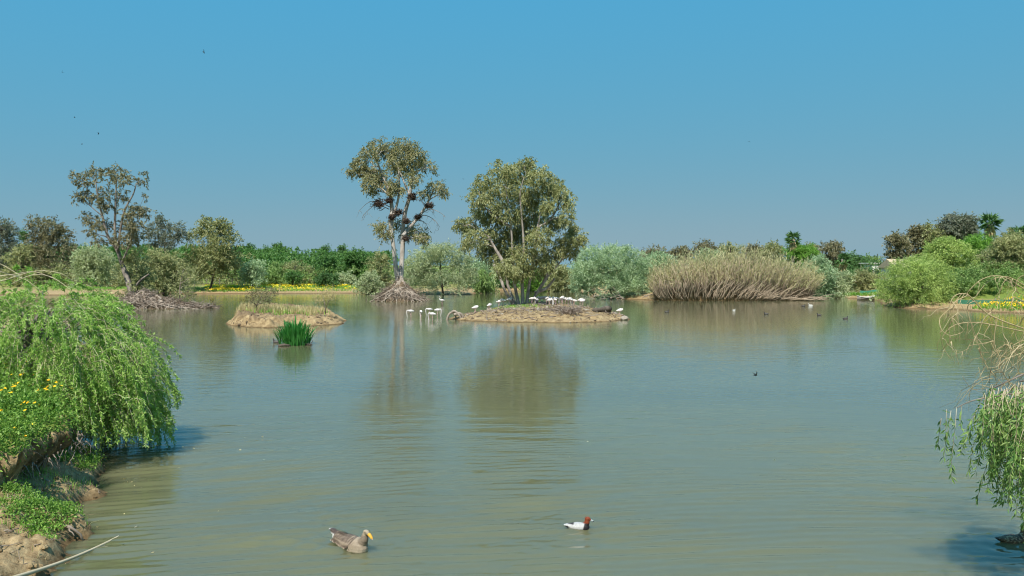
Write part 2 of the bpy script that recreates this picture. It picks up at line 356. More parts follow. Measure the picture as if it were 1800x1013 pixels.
def hgt(x, y):
    x = np.asarray(x, float); y = np.asarray(y, float); sd = lake_sd(x, y)
    near = ss((32-y)/6)*ss((-x-3)/2)                                   # the eroded bank at the left
    sdn = sd+.28*fbm(x*1.7, y*1.7, 3, 5)*near
    far = np.where(sd < 0, -1.3*ss(-sd/5)-.02, .42*ss(sd/1.2)+.55*ss((sd-1)/7)+.12*fbm(x*.15, y*.15, 3, 2)*ss(sd/6))
    cl = np.interp(y, [0, 12.5, 14.2, 15, 17, 19, 30], [2.3, 2.1, 1.35, .95, .95, .8, .8])
    lo = np.where(sdn < 0, -1.0*ss(-sdn/1.6)-.01, .30*ss(sdn/.35)+.45*ss((sdn-.2)/1.1))
    lo = lo+(.06*fbm(x*3.1, y*3.1, 4, 9)+.05*fbm(x*9, y*9, 4, 21)+.02*np.abs(fbm(x*4.5, y*4.5, 3, 23)))*ss((sdn+.1)/.5)
    cj = cl+.22*fbm(x*2.2, y*2.2, 3, 31)
    bank = lo+.85*ss((sdn-cj)/.22)+.75*ss((sdn-cj-.2)/1.8)+.5*ss((sdn-cj-2)/4)
    h = far*(1-near)+bank*near
    h = h+ss((y-165)/170)*4.6*ss((70-x)/80)*(1+.15*fbm(x*.01, y*.01, 2, 3))+ss((-x-60)/70)*ss((y-160)/120)*3.0
    h = h+ss((x/np.maximum(y, 1)*F-640)/110)*ss((x-45)/15)*ss((y-60)/20)*ss(sd/34)*6.2*ss((330-y)/100)
    h = h-ss((np.hypot(x, y)-600)/1500)*20*0
    return h
def lip(V):
    """lean the top of the left bank out over its eroded foot"""
    sel = (V[:, 0] > -16) & (V[:, 0] < -6) & (V[:, 1] > 13) & (V[:, 1] < 22); v = V[sel]; sd = lake_sd(v[:, 0], v[:, 1])
    push = .60*ss((v[:, 2]-.75)/.55)*(1-ss((sd-1.1)/2.2))*ss((v[:, 1]-13.2)/1.2)*(1+.5*fbm(v[:, 0]*1.5, v[:, 1]*1.5, 2, 77))
    V[sel, 0] += push*.92; V[sel, 1] -= push*.35; V[sel, 2] -= push*.35*ss((sd-1.0)/.5); return V
M['ground'], t, o = newmat('grass_and_sand')
tc = nd(t, 'ShaderNodeTexCoord'); geo_n = nd(t, 'ShaderNodeNewGeometry'); sep = nd(t, 'ShaderNodeSeparateXYZ'); t.links.new(geo_n.outputs['Position'], sep.inputs[0])
n1 = nd(t, 'ShaderNodeTexNoise', Scale=.35, Detail=8., Roughness=.7); t.links.new(geo_n.outputs['Position'], n1.inputs['Vector'])
n2 = nd(t, 'ShaderNodeTexNoise', Scale=7., Detail=8., Roughness=.7); t.links.new(geo_n.outputs['Position'], n2.inputs['Vector'])
soil = ramp(t, [(.26, (.08, .052, .028)), (.42, (.25, .175, .092)), (.58, (.41, .305, .168)), (.8, (.52, .41, .25))], n2.outputs[0])
gr = ramp(t, [(.25, (.07, .12, .02)), (.5, (.15, .21, .04)), (.75, (.27, .27, .09))], n2.outputs[0])
zf = nd(t, 'ShaderNodeMath', operation='MULTIPLY_ADD'); zf.inputs[1].default_value = 1.6; zf.inputs[2].default_value = -2.3
t.links.new(sep.outputs[2], zf.inputs[0])
zn = nd(t, 'ShaderNodeMath', operation='MULTIPLY_ADD', use_clamp=True); zn.inputs[1].default_value = 2.6
t.links.new(n1.outputs[0], zn.inputs[0]); t.links.new(zf.outputs[0], zn.inputs[2])
slope = nd(t, 'ShaderNodeSeparateXYZ'); t.links.new(geo_n.outputs['Normal'], slope.inputs[0])
sl = ramp(t, [(.62, (0, 0, 0)), (.86, (1, 1, 1))], slope.outputs[2])
gm = nd(t, 'ShaderNodeMath', operation='MULTIPLY'); t.links.new(zn.outputs[0], gm.inputs[0]); t.links.new(sl, gm.inputs[1])
p = nd(t, 'ShaderNodeBsdfPrincipled', Roughness=.95); p.inputs['Specular IOR Level'].default_value = .15
zr = nd(t, 'ShaderNodeMath', operation='MULTIPLY', use_clamp=True); zr.inputs[1].default_value = 2.; t.links.new(sep.outputs[2], zr.inputs[0])
wet = ramp(t, [(.04, (.42, .38, .34)), (.40, (1, 1, 1))], zr.outputs[0])
t.links.new(mix(t, 1.0, mix(t, gm.outputs[0], soil, gr), wet, 'MULTIPLY'), p.inputs['Base Color'])
n3 = nd(t, 'ShaderNodeTexNoise', Scale=24., Detail=8., Roughness=.75); t.links.new(geo_n.outputs['Position'], n3.inputs['Vector'])
b0 = nd(t, 'ShaderNodeBump', Strength=.8); b0.inputs['Distance'].default_value = .06; t.links.new(n2.outputs[0], b0.inputs['Height'])
b = nd(t, 'ShaderNodeBump', Strength=.8); b.inputs['Distance'].default_value = .025; t.links.new(n3.outputs[0], b.inputs['Height']); t.links.new(b0.outputs[0], b.inputs['Normal']); t.links.new(b.outputs[0], p.inputs['Normal']); t.links.new(p.outputs[0], o.inputs[0])

def grid(xs, ys, zf):
    X, Y = np.meshgrid(xs, ys); Z = zf(X, Y); nx = len(xs)
    i = np.arange(len(ys)-1)[:, None]*nx; j = np.arange(nx-1)[None]
    return np.stack([X, Y, Z], -1).reshape(-1, 3), np.stack([i+j, i+j+1, i+nx+j+1, i+nx+j], -1).reshape(-1, 4)
xs = np.concatenate([[-6000, -3000, -1500, -800, -500, -350, -270], np.arange(-220, -16, 2.), np.arange(-16, -12, .12), np.arange(-12, -6.8, .065), np.arange(-6.4, 9, 2), np.arange(9, 16, .5),
                     np.arange(16.5, 120, 1.2), np.arange(122, 240, 3.), [280, 350, 500, 800, 1500, 3000, 6000]])
ys = np.concatenate([[-200, -60, -20, 0, 4, 7, 9, 10], np.arange(10.8, 19.5, .075), np.arange(19.55, 22, .1), np.arange(22.3, 30, .5), np.arange(31, 100, 2.2), np.arange(100, 175, 1.4),
                     np.arange(177, 420, 5.), [450, 500, 600, 800, 1200, 2000, 3500, 6000]])
g = Geo(); V, Q = grid(xs, ys, hgt)
lip(V); g.add(V, Q)
single('ground', g, M['ground'], (0, 0, 0), kind='structure')

GOOSE = G(617, 962); POCH = G(1016, 929); MALL = G(1779, 953)
def waves(X, Y):
    rng = np.random.default_rng(77); Z = np.zeros_like(X)
    mod = .8+.8*fbm(X*.14, Y*.12, 3, 40); mod2 = .75+.8*fbm(X*.22+9, Y*.2, 3, 44)
    bend = .010*X*X+.22*fbm(X*.10, Y*.10, 2, 50)                           # the wave trains bend slowly across the pond
    for n_, lo, hi, a0, sp_, sl in ((9, .25, .33, -.13, .035, .062), (7, .34, .50, -.05, .07, .040), (8, .6, 1.3, .10, .2, .022), (12, .15, .22, .0, .25, .018)):
        for i in range(n_):
            l = math.exp(rng.uniform(math.log(lo), math.log(hi))); a = rng.normal(a0, sp_); k = 2*np.pi/l
            Z += sl/k*rng.uniform(.6, 1.4)*np.sin(k*(X*math.sin(a)+Y*math.cos(a)+bend)+rng.uniform(0, 6.3))*(mod if i % 2 else mod2)
    Z *= 1.45
    r = np.hypot(X-POCH[0]-.05, Y-POCH[1]); Z += .016*np.sin(2*np.pi*r/.33-1)*np.exp(-r/1.0)*ss((r-.12)/.2)
    r = np.hypot(X-MALL[0], Y-MALL[1]); Z += .014*np.sin(2*np.pi*r/.33)*np.exp(-r/1.1)*ss((r-.12)/.2)
    # wake of the goose: it swims to the right and towards the eye
    hx, hy = math.cos(math.radians(-35)), math.sin(math.radians(-35))
    u = -((X-GOOSE[0])*hx+(Y-GOOSE[1])*hy); v = -(X-GOOSE[0])*hy+(Y-GOOSE[1])*hx
    for s in (-1, 1):
        arm = s*v-(u+.25)*.42
        Z += .030*np.exp(-(arm/.38)**2)*np.sin(2*np.pi*(arm+.22*u)/.38)*ss((u+.25)/.4)*np.exp(-np.maximum(u, 0)/2.6)
    r = np.hypot(X-GOOSE[0], Y-GOOSE[1]); Z += .014*np.sin(2*np.pi*r/.36)*np.exp(-r/.9)*ss((r-.25)/.3)
    fade = np.interp(Y, [8, 13, 19, 26, 34], [1., 1., .55, .22, 0])*ss((16-np.abs(X))/3)*ss((Y-8)/1.5)
    return Z*fade
yl = [8.2]
while yl[-1] < 34: yl.append(yl[-1]+.040*(yl[-1]/12)**1.25)
xs = np.concatenate([np.arange(-200, -16, 8), np.arange(-16, -10, .2), np.arange(-10, -6, .11), np.arange(-6, 3.2, .075), np.arange(3.2, 11, .11), np.arange(11, 16, .2), np.arange(16, 200, 8)])
ys = np.concatenate([[-10, 0, 6], yl, np.arange(36, 200, 6)])
g = Geo(); V, Q = grid(xs, ys, waves); g.add(V, Q)
M['water'], t, o = newmat('murky_lake_water')
ge = nd(t, 'ShaderNodeNewGeometry')
mp = nd(t, 'ShaderNodeMapping'); mp.inputs['Scale'].default_value = (.55, 1.5, 1); mp.inputs['Rotation'].default_value = (0, 0, .09)
t.links.new(ge.outputs['Position'], mp.inputs[0])
nA = nd(t, 'ShaderNodeTexNoise', Scale=1.3, Detail=3., Roughness=.55); t.links.new(mp.outputs[0], nA.inputs['Vector'])
mp2 = nd(t, 'ShaderNodeMapping'); mp2.inputs['Scale'].default_value = (1.0, 2.6, 1); mp2.inputs['Rotation'].default_value = (0, 0, -.07)
t.links.new(ge.outputs['Position'], mp2.inputs[0])
nB = nd(t, 'ShaderNodeTexNoise', Scale=3.0, Detail=2., Roughness=.5); t.links.new(mp2.outputs[0], nB.inputs['Vector'])
nC = nd(t, 'ShaderNodeTexNoise', Scale=.05, Detail=3.); t.links.new(mp.outputs[0], nC.inputs['Vector'])
mp3 = nd(t, 'ShaderNodeMapping'); mp3.inputs['Scale'].default_value = (.035, .085, 1); mp3.inputs['Rotation'].default_value = (0, 0, .2); t.links.new(ge.outputs['Position'], mp3.inputs[0])
nW = nd(t, 'ShaderNodeTexNoise', Scale=1.0, Detail=4., Roughness=.6); t.links.new(mp3.outputs[0], nW.inputs['Vector'])      # calm and wind-ruffled patches
wf = ramp(t, [(.38, (.35, .35, .35)), (.62, (1.5, 1.5, 1.5))], nW.outputs[0]); wm = nd(t, 'ShaderNodeMath', operation='MULTIPLY'); t.links.new(nA.outputs[0], wm.inputs[0]); t.links.new(wf, wm.inputs[1])
b1 = nd(t, 'ShaderNodeBump', Strength=1.0); b1.inputs['Distance'].default_value = .012; t.links.new(wm.outputs[0], b1.inputs['Height'])
b2 = nd(t, 'ShaderNodeBump', Strength=1.0); b2.inputs['Distance'].default_value = .0045; t.links.new(nB.outputs[0], b2.inputs['Height'])
t.links.new(b1.outputs[0], b2.inputs['Normal'])
p = nd(t, 'ShaderNodeBsdfPrincipled', Roughness=.03, IOR=1.40); p.subsurface_method = 'BURLEY'; p.inputs['Subsurface Weight'].default_value = 1.0
p.inputs['Subsurface Radius'].default_value = (1, 1, .8); p.inputs['Subsurface Scale'].default_value = .6                # sunlight spreads through the murk
p.inputs['IOR'].default_value = 1.48; p.inputs['Specular IOR Level'].default_value = .85
wc = ramp(t, [(.35, (.106, .108, .060)), (.65, (.132, .132, .067))], nC.outputs[0]); t.links.new(wc, p.inputs['Base Color'])
t.links.new(b2.outputs[0], p.inputs['Normal']); t.links.new(p.outputs[0], o.inputs[0])
single('water', g, M['water'], (0, 0, 0), kind='structure')

# ------------------------------------------------------------------ islands
def island(name, outline, prof, res, seed, mat, label, cat, amp=.1, edge=.25):
    P = np.array(outline); x0, y0 = P.min(0)-.6; x1, y1 = P.max(0)+.6
    xs = np.arange(x0, x1, res); ys = np.arange(y0, y1, res*1.6); X, Y = np.meshgrid(xs, ys)
    best = np.full(X.shape, 1e9); ins = np.zeros(X.shape, bool)
    for i in range(len(P)):
        a, b_ = P[i], P[(i+1) % len(P)]; d = b_-a; t_ = np.clip(((X-a[0])*d[0]+(Y-a[1])*d[1])/(d@d), 0, 1)
        best = np.minimum(best, (X-a[0]-t_*d[0])**2+(Y-a[1]-t_*d[1])**2)
        ins ^= ((a[1] > Y) != (b_[1] > Y)) & (X < (b_[0]-a[0])*(Y-a[1])/(b_[1]-a[1]+1e-12)+a[0])
    sd = np.where(ins, 1, -1)*np.sqrt(best)+edge*fbm(X*1.3, Y*1.3, 3, seed)
    Z = prof(sd, X, Y)+amp*fbm(X*1.6, Y*1.6, 4, seed+5)*ss(sd/.6)
    Z = np.where(sd < 0, -.25*ss(-sd/.5)-.02, Z)
    nx = len(xs); i = np.arange(len(ys)-1)[:, None]*nx; j = np.arange(nx-1)[None]
    g = Geo(); g.add(np.stack([X, Y, Z], -1).reshape(-1, 3), np.stack([i+j, i+j+1, i+nx+j+1, i+nx+j], -1).reshape(-1, 4))
    c = np.array([P[:, 0].mean(), P[:, 1].mean(), 0])
    ob = single(name, g, mat, c, label, cat)
    def at(x, y):
        i = np.clip(np.rint((np.asarray(y)-y0)/(res*1.6)).astype(int), 0, len(ys)-1); j = np.clip(np.rint((np.asarray(x)-x0)/res).astype(int), 0, nx-1)
        return Z[i, j]
    return ob, at
def blades(rng, P, h, wd, lean=.35, bend=.5):
    """upright grass blades: one bent strip of two quads each"""
    n = len(P); h = (h*rng.uniform(.5, 1.25, n))[:, None]; az = rng.uniform(0, 6.3, n); d = np.stack([np.cos(az), np.sin(az), 0*az], 1)
    ln = rng.uniform(0, lean, n)[:, None]; s = np.stack([-d[:, 1], d[:, 0], 0*az], 1)*wd
    m = P+d*ln*h*.4+np.array([0, 0, 1])*h*.55; e = P+d*h*ln*(1+bend)+np.array([0, 0, 1])*h*(1-.3*ln)
    V = np.stack([P-s, P+s, m+s*.8, m-s*.8, e], 1).reshape(-1, 3); i = np.arange(n)[:, None]*5
    return V, i+np.array([[0, 1, 2, 3]]), i+np.array([[3, 2, 4]])
def stones(rng, pts, r, mat, parent, name='stones'):
    g = Geo()
    for q in pts:
        s = r*(.3+1.6*rng.random()**2.5); a = rng.uniform(.6, 1.3, 3)*s; a[2] *= .7
        g.ball(q, a, 7, 5)
    V = np.vstack(g.V); V += rng.normal(0, r*.12, V.shape); g.V = [V]
    return part(name, g, mat, parent, smooth=False, kind='stuff')

rngI = np.random.default_rng(5)
# mud island
def mud_prof(sd, X, Y):
    t_ = (X-X.min())/(X.max()-X.min()); top = np.interp(t_, [0, .08, .2, .3, .5, .7, 1], [.15, .38, 1.05, 1.0, .74, .64, .35])
    return .10*ss(sd/.2)+top*.45*ss((sd-.05)/.9)+.07*fbm(X*5, Y*5, 3, 8)*ss(sd/.4)+top*.5*ss((sd-.55-.25*fbm(X*.9, Y*.9, 2, 4))/.5)
mo = [g2(398, 571), g2(425, 575), g2(470, 577), g2(520, 574), g2(560, 573), g2(602, 570), g2(606, 564), g2(590, 556), g2(540, 552), g2(470, 552), g2(415, 558)]
mud, mud_at = island('mud_islet', mo, mud_prof, .1, 3, M['mud'], 'steep sandy mud islet with scrub on its flat top', 'islet', .17)
g = Geo(); n = 5200; x = rngI.uniform(-19.5, -14.2, n); y = rngI.uniform(66, 72, n); x = G(470, 560)[0]+rngI.uniform(-3, 6, n)
z = mud_at(x, y); k = z > .42; V, Q, T = blades(rngI, np.stack([x, y, z], 1)[k], .62, .016); g.add(V, Q, T); part('grass', g, M['dry'], mud, False, 'stuff')
g = Geo(); n = 650; x = G(530, 560)[0]+rngI.normal(0, 1.5, n); y = rngI.uniform(65, 71, n)
z = mud_at(x, y); k = z > .36; V, Q, T = blades(rngI, np.stack([x, y, z], 1)[k], .42, .03); g.add(V, Q, T); part('grass', g, M['grass'], mud, False, 'stuff')
x = rngI.uniform(G(405, 571)[0], G(600, 571)[0], 160); y = rngI.uniform(61.5, 66, 160); z = mud_at(x, y); k = z > 0
stones(rngI, np.stack([x, y, z], 1)[k], .1, M['earth'], mud, 'clods')
# tree island
def ti_prof(sd, X, Y):
    return .14*ss(sd/.35)+.36*ss((sd-.2)/2.6)+.22*ss((sd-1.5)/3.5)
to = [g2(786, 561), g2(830, 565), g2(900, 567), g2(1000, 568), g2(1070, 566), g2(1104, 562), g2(1098, 555), g2(1050, 546), g2(1020, 541), g2(985, 538.5), g2(910, 538), g2(865, 543), g2(835, 553), g2(800, 558)]
isl, isl_at = island('tree_island', to, ti_prof, .14, 11, M['mud_low'], 'low sandy island under the multi-stemmed tree', 'island', .11)
x = rngI.uniform(-6, 12, 330); y = rngI.uniform(66, 86, 330); z = isl_at(x, y); k = z > 0.02
stones(rngI, np.stack([x, y, z], 1)[k], .11, M['stone'], isl)
g = Geo(); x = rngI.uniform(-5, 11, 420); y = rngI.uniform(67.5, 84, 420); z = isl_at(x, y)
for q in np.stack([x, y, z], 1)[z > .1]:
    d = unit(np.array([rngI.normal(), rngI.normal()*.6, rngI.normal()*.18])); l = rngI.uniform(.2, 1.1); g.tube(limb(rngI, q+[0, 0, .05]-d*l/2, q+[0, 0, .09]+d*l/2, 4, .08), np.linspace(.04, .014, 4)*rngI.uniform(.6, 1.4), 4)
part('driftwood_litter', g, M['twig'], isl, kind='stuff')
g = Geo(); x = rngI.uniform(-5, 11, 300); y = rngI.uniform(66, 80, 300); z = isl_at(x, y); k = z > .02; stones(rngI, np.stack([x, y, z], 1)[k], .1, M['earth'], isl, 'clods')
g = Geo(); c = G(905, 549, .6); x = c[0]+rngI.normal(0, 1.6, 2600); y = 82+rngI.normal(0, 2.2, 2600); z = isl_at(x, y); k = z > .3
V, Q, T = blades(rngI, np.stack([x, y, z], 1)[k], .16, .02); g.add(V, Q, T); part('grass', g, M['grass'], isl, False, 'stuff')
g = Geo(); x = rngI.uniform(-5, 11, 5200); y = rngI.uniform(67.5, 86, 5200); z = isl_at(x, y); k = (z > .2) & (vnoise(x*.8, y*.8, 66) > -.1)
V, Q, T = blades(rngI, np.stack([x, y, z], 1)[k], .12, .018, 1.2); g.add(V, Q, T); part('straw', g, M['dry'], isl, False, 'stuff')

def twig_heap(rng, c, r, n, rad, up=.5, L=(.6, 1.6)):
    """a heap of crossing sticks"""
    g = Geo()
    for i in range(n):
        d = unit(rng.normal(size=3)*np.array([1, 1, up])); q = c+rng.normal(size=3)*r*.45; q[2] = max(q[2], c[2]-r[2]*.4)
        l = rng.uniform(*L); P = limb(rng, q-d*l/2, q+d*l/2, 5, .07); g.tube(P, np.linspace(rad, rad*.35, 5)*rng.uniform(.6, 1.4), 4)
    return g
p_ = G(1000, 556, .4); c = np.array([p_[0], p_[1], float(isl_at(p_[0], p_[1]))])
single('brushwood', twig_heap(rngI, c+[0, 0, .22], np.array([1.2, 1.0, .35]), 110, .03), M['twig'], c, 'tangled heap of dry brushwood on the sandy island', 'brushwood')
p_ = G(985, 551, .5); c = np.array([p_[0], p_[1], float(isl_at(p_[0], p_[1]))])
single('brushwood', twig_heap(rngI, c+[0, 0, .12], np.array([2.6, 1.0, .14]), 130, .025, .2), M['twig'], c, 'long low drift of twigs in front of the crowded flamingos', 'brushwood')
# driftwood log with a pale cut end
a, b_ = G(1044, 554, .35), G(1077, 548, .75); c = (a+b_)/2; c[2] = isl_at(c[0], c[1])
lg = thing('driftwood_log', 'dark driftwood log with pale cut end on island tip', 'log', c)
a[2] = isl_at(a[0], a[1])+.18; b_[1] = a[1]+.9; b_[2] = isl_at(b_[0], b_[1])+.5
g = Geo(); g.tube(limb(rngI, a, b_, 7, .03), [.2, .24, .22, .26, .28, .3, .31], 9)
for q in ((.25, (-.3, -.5, -.35)), (.6, (.3, -.6, -.5)), (.75, (.5, .1, -.6))):
    s = a+(b_-a)*q[0]; g.tube(limb(rngI, s, s+np.array(q[1]), 5, .08), np.linspace(.13, .05, 5), 6)
part('trunk', g, M['bark_dark'], lg)
g = Geo(); e = unit(b_-a); g.tube(np.array([b_-e*.02, b_+e*.05]), [.31, .28], 10); part('cut_end', g, M['cane_y'], lg)
# pale stump with an arched root at the left tip
p_ = G(790, 559, .2); c = np.array([p_[0]+.2, p_[1]+.6, 0.]); c[2] = isl_at(c[0], c[1])
st = thing('arched_root', 'pale arched root at the left tip of island', 'root', c)
for pts, r in (([(-.5, 0, 0), (-.35, 0, .55), (0, 0, .85), (.3, .1, .5), (.45, .1, 0)], .11), ([(0, 0, .85), (.3, -.1, .95), (.75, -.2, .5), (.85, -.1, .1)], .13),
               ([(.2, -.1, .6), (.7, -.1, .75), (1.0, 0, .45), (.9, 0, 0)], .15)):
    g = Geo(); g.tube(smooth_path(np.array(pts)+c, 14), np.linspace(r*1.1, r*.7, 14), 7); part('root', g, M['root'], st)
for (px, py, s, lab) in ((1098, 561, .38, 'pale boulder at the right end of the island'), (860, 549, .3, 'small grey stone on the island behind the lone flamingo')):
    p_ = G(px, py, .1); g = Geo(); c = np.array([p_[0], p_[1], max(.02, float(isl_at(p_[0], p_[1])))]); g.ball(c+[0, 0, s*.35], (s, s*.8, s*.6), 12, 8)
    V = np.vstack(g.V); V += .06*np.stack([fbm(V[:, 0]*4, V[:, 2]*4, 2, 1), fbm(V[:, 1]*4, V[:, 2]*4, 2, 2), fbm(V[:, 0]*4, V[:, 1]*4, 2, 3)], 1); g.V = [V]
    single('boulder', g, M['stone'], c, lab, 'boulder', smooth=False)

# root mounds ("stilt" islands of bleached roots)
def root_mound(name, label, px0, px1, pyw, ptop, pxtop, seed, nroot, core_mat, ntw):
    rng = np.random.default_rng(seed); c = G((px0+px1)/2, pyw); s = c[1]/F; c[1] += 1.8; D = c[1]
    hw = (px1-px0)/2*s; top = W(pxtop, ptop, D)
    th = thing(name, label, 'root mound', (c[0], c[1], 0))
    X, Y = np.meshgrid(np.linspace(-1, 1, 60), np.linspace(-1, 1, 30)); r = np.hypot(X, Y)
    H = (top[2]*.72)*np.clip(1-np.hypot((X*hw-(top[0]-c[0]))/hw, Y), 0, 1)**1.2+.25*(1-r)
    H = H+.16*fbm(X*7, Y*4, 3, seed)*(r < 1); H = np.where(r > 1, -.3, H)
    i = np.arange(29)[:, None]*60; j = np.arange(59)[None]; g = Geo()
    g.add(np.stack([c[0]+X*hw, c[1]+Y*2.4, H], -1).reshape(-1, 3), np.stack([i+j, i+j+1, i+61+j, i+60+j], -1).reshape(-1, 4))
    part('earth', g, core_mat, th)
    def hh(x, y): return np.interp(np.hypot(x-(top[0]-c[0]), y*hw/2.4), [0, hw*.3, hw], [top[2]*.8, top[2]*.42, .15])
    for k in range(nroot):
        x0 = rng.normal(top[0]-c[0], hw*.16); sg = rng.choice([-1, 1]) if k % 4 else 0
        x1 = np.clip(x0+sg*rng.uniform(.25, .9)*hw+rng.normal(0, .2)*hw, -hw*1.05, hw*1.05); y0 = rng.uniform(-1.2, 0); y1 = rng.uniform(-2.5, -1.2)
        q = np.array([[x0+(x1-x0)*t_+rng.normal(0, .05)*hw, y0+(y1-y0)*t_, 0] for t_ in np.linspace(0, 1, 6)])
        q[:, 2] = hh(q[:, 0], q[:, 1])+rng.uniform(.0, .22)+rng.normal(0, .05, 6); q[-1, 2] = -.05
        g = Geo(); R = rng.uniform(.04, .15); g.tube(smooth_path(q+[c[0], c[1], 0], 14), np.linspace(R, R*.55, 14), 6); part('root', g, M['root'], th)
    g = Geo()
    for k in range(ntw):
        x = rng.uniform(-1, 1)*hw; y = rng.uniform(-2.2, .5); z = hh(x, y)+rng.uniform(-.05, .3)
        d = unit(np.array([rng.normal()+np.sign(x)*.6, rng.normal()*.6-.2, rng.normal(.0, .35)])); l = rng.uniform(.4, 1.5)
        if k % 2: x = rng.normal(top[0]-c[0], hw*.3); z = hh(x, y)+rng.uniform(-.05, .35)
        q = np.array([c[0]+x, c[1]+y, z]); e = q+d*l; e[2] = max(e[2], .02); g.tube(limb(rng, q, e, 4, .09), np.linspace(.035, .012, 4)*rng.uniform(.6, 1.3), 4)
    part('twigs', g, M['twig'], th, kind='stuff'); return th
root_mound('root_mound', 'mound of bleached tangled roots below the tallest tree', 655, 752, 530, 474, 703, 21, 70, M['earth'], 520)
root_mound('root_mound', 'wide bank of grey roots and branches under left islet tree', 170, 375, 543, 504, 255, 22, 80, M['earth'], 1300)

# ------------------------------------------------------------------ the three large eucalyptus trees
def bare(th, rng, D, lines, w0=.05, mat='bark_grey'):
    for ln in lines:
        g = Geo(); P = smooth_path(np.array([W(x, y, D+rng.normal(0, .4)) for x, y in ln]), 10); g.tube(P, np.linspace(w0, w0*.3, 10), 5)
        for _ in range(7):
            a = P[rng.integers(3, 10)]; d = np.array([rng.normal(0, .6), rng.normal(0, .5), -rng.uniform(.5, 1.3)])
            g.tube(limb(rng, a, a+d*rng.uniform(.5, 1.2), 5, .1), np.linspace(w0*.4, w0*.15, 5), 4)
        part('dead_branch', g, M[mat], th)
def dead_tall(th, rng):
    bare(th, rng, 112, [[(685, 364), (668, 356), (652, 354), (640, 362), (632, 370)], [(684, 368), (662, 360), (645, 372), (638, 380)], [(742, 375), (756, 368), (770, 372), (782, 380)],
                        [(740, 378), (752, 380), (765, 388), (772, 398)], [(724, 352), (738, 352), (748, 360)], [(730, 388), (745, 390), (752, 400)]], .07)
make_tree('eucalyptus_tree', 'tallest airy eucalyptus with pale twin trunks and dark stick nests', 'tree', 112,
    [(667, 256, 18, 13), (649, 268, 16, 13), (632, 287, 15, 10), (617, 299, 7, 6), (649, 322, 13, 16), (657, 302, 18, 14), (683, 266, 15, 14), (714, 255, 20, 12), (708, 272, 20, 14), (733, 272, 17, 14),
     (746, 288, 13, 10), (760, 295, 7, 5), (718, 290, 15, 12), (728, 311, 11, 11), (703, 295, 14, 12), (677, 316, 15, 13), (690, 327, 12, 10), (700, 335, 9, 8), (764, 325, 14, 9), (777, 332, 8, 7), (745, 340, 9, 6), (782, 343, 5, 4),
     (675, 408, 12, 11), (667, 396, 9, 7), (694, 392, 8, 8), (712, 410, 10, 9), (736, 408, 14, 10), (745, 417, 9, 7), (722, 398, 8, 7), (640, 300, 12, 9), (690, 286, 10, 9), (660, 335, 6, 6)],
    [[(702, 505, 12), (696, 470, 8), (691, 430, 7), (687, 400, 8), (689, 370, 7), (685, 340, 6), (676, 318, 5), (667, 295, 3.5), (660, 275, 2)],
     [(702, 505, 12), (706, 465, 8.5), (708, 425, 8), (709, 395, 7), (713, 370, 7), (720, 345, 6), (725, 310, 4.5), (727, 282, 3), (722, 262, 1.5)],
     [(708, 415, 7), (724, 396, 5.5), (740, 376, 5), (752, 356, 4), (762, 334, 2.5)], [(690, 385, 5), (700, 350, 4), (702, 320, 3), (700, 290, 2)], [(686, 345, 4), (668, 330, 3), (652, 318, 2)],
     [(721, 345, 4), (712, 325, 3), (704, 305, 2)], [(726, 310, 3), (740, 298, 2), (750, 290, 1.5)]],
    M['euc_mid'], M['bark_pale'], 101, 1800, 13, .75, .36, .062, .55, .25, 0, extra=dead_tall, lw=.07, under=1)
make_tree('eucalyptus_tree', 'broad multi-stemmed eucalyptus with drooping olive foliage on sandy island', 'tree', 86,
    [(882, 297, 20, 14), (927, 285, 14, 9), (915, 301, 28, 18), (949, 307, 22, 16), (848, 318, 15, 12), (843, 345, 18, 20), (882, 330, 28, 22), (929, 340, 28, 22), (977, 322, 13, 12), (988, 342, 15, 16), (999, 356, 9, 12),
     (965, 332, 14, 14), (855, 373, 22, 18), (889, 370, 28, 22), (932, 377, 26, 22), (822, 394, 16, 12), (808, 393, 9, 7), (836, 416, 20, 15), (822, 428, 9, 10), (875, 410, 28, 22), (916, 408, 28, 22), (949, 414, 20, 18), (973, 387, 16, 14),
     (996, 381, 10, 13), (1008, 401, 8, 10), (996, 420, 15, 14), (1015, 420, 9, 8), (1025, 417, 5, 5), (1006, 440, 9, 11), (983, 441, 13, 13), (949, 447, 18, 15), (889, 441, 26, 19), (857, 440, 16, 13), (919, 446, 24, 17),
     (889, 470, 22, 14), (915, 474, 20, 15), (941, 474, 16, 13), (960, 462, 12, 12), (962, 360, 12, 12), (868, 455, 10, 8)],
    [[(908, 540, 6), (893, 503, 5), (888, 470, 8), (872, 440, 5), (858, 415, 3)], [(913, 541, 6.5), (904, 495, 5), (901, 440, 4.2), (898, 395, 3), (893, 355, 2), (888, 325, 1.2)],
     [(919, 541, 7), (918, 490, 5.5), (921, 440, 4.5), (918, 390, 3.2), (914, 345, 2), (920, 315, 1)], [(925, 541, 6.5), (931, 495, 5), (938, 450, 4.2), (945, 400, 3.2), (955, 355, 2), (965, 330, 1)],
     [(929, 540, 6), (945, 513, 5), (958, 492, 6), (972, 462, 4), (985, 435, 3)], [(940, 515, 6), (960, 507, 5), (975, 490, 3)], [(899, 400, 5), (870, 380, 4), (848, 360, 2.5), (842, 335, 2)], [(946, 400, 5), (968, 385, 4), (985, 355, 2.5)],
     [(905, 540, 6), (888, 512, 4.5), (880, 490, 6), (868, 465, 4)], [(958, 492, 4), (985, 460, 3), (1003, 430, 2)]],
    M['euc'], M['bark_stem'], 102, 4100, 13, .62, .33, .055, .62, .3, 0, lw=.05, under=1, depth=4.2)
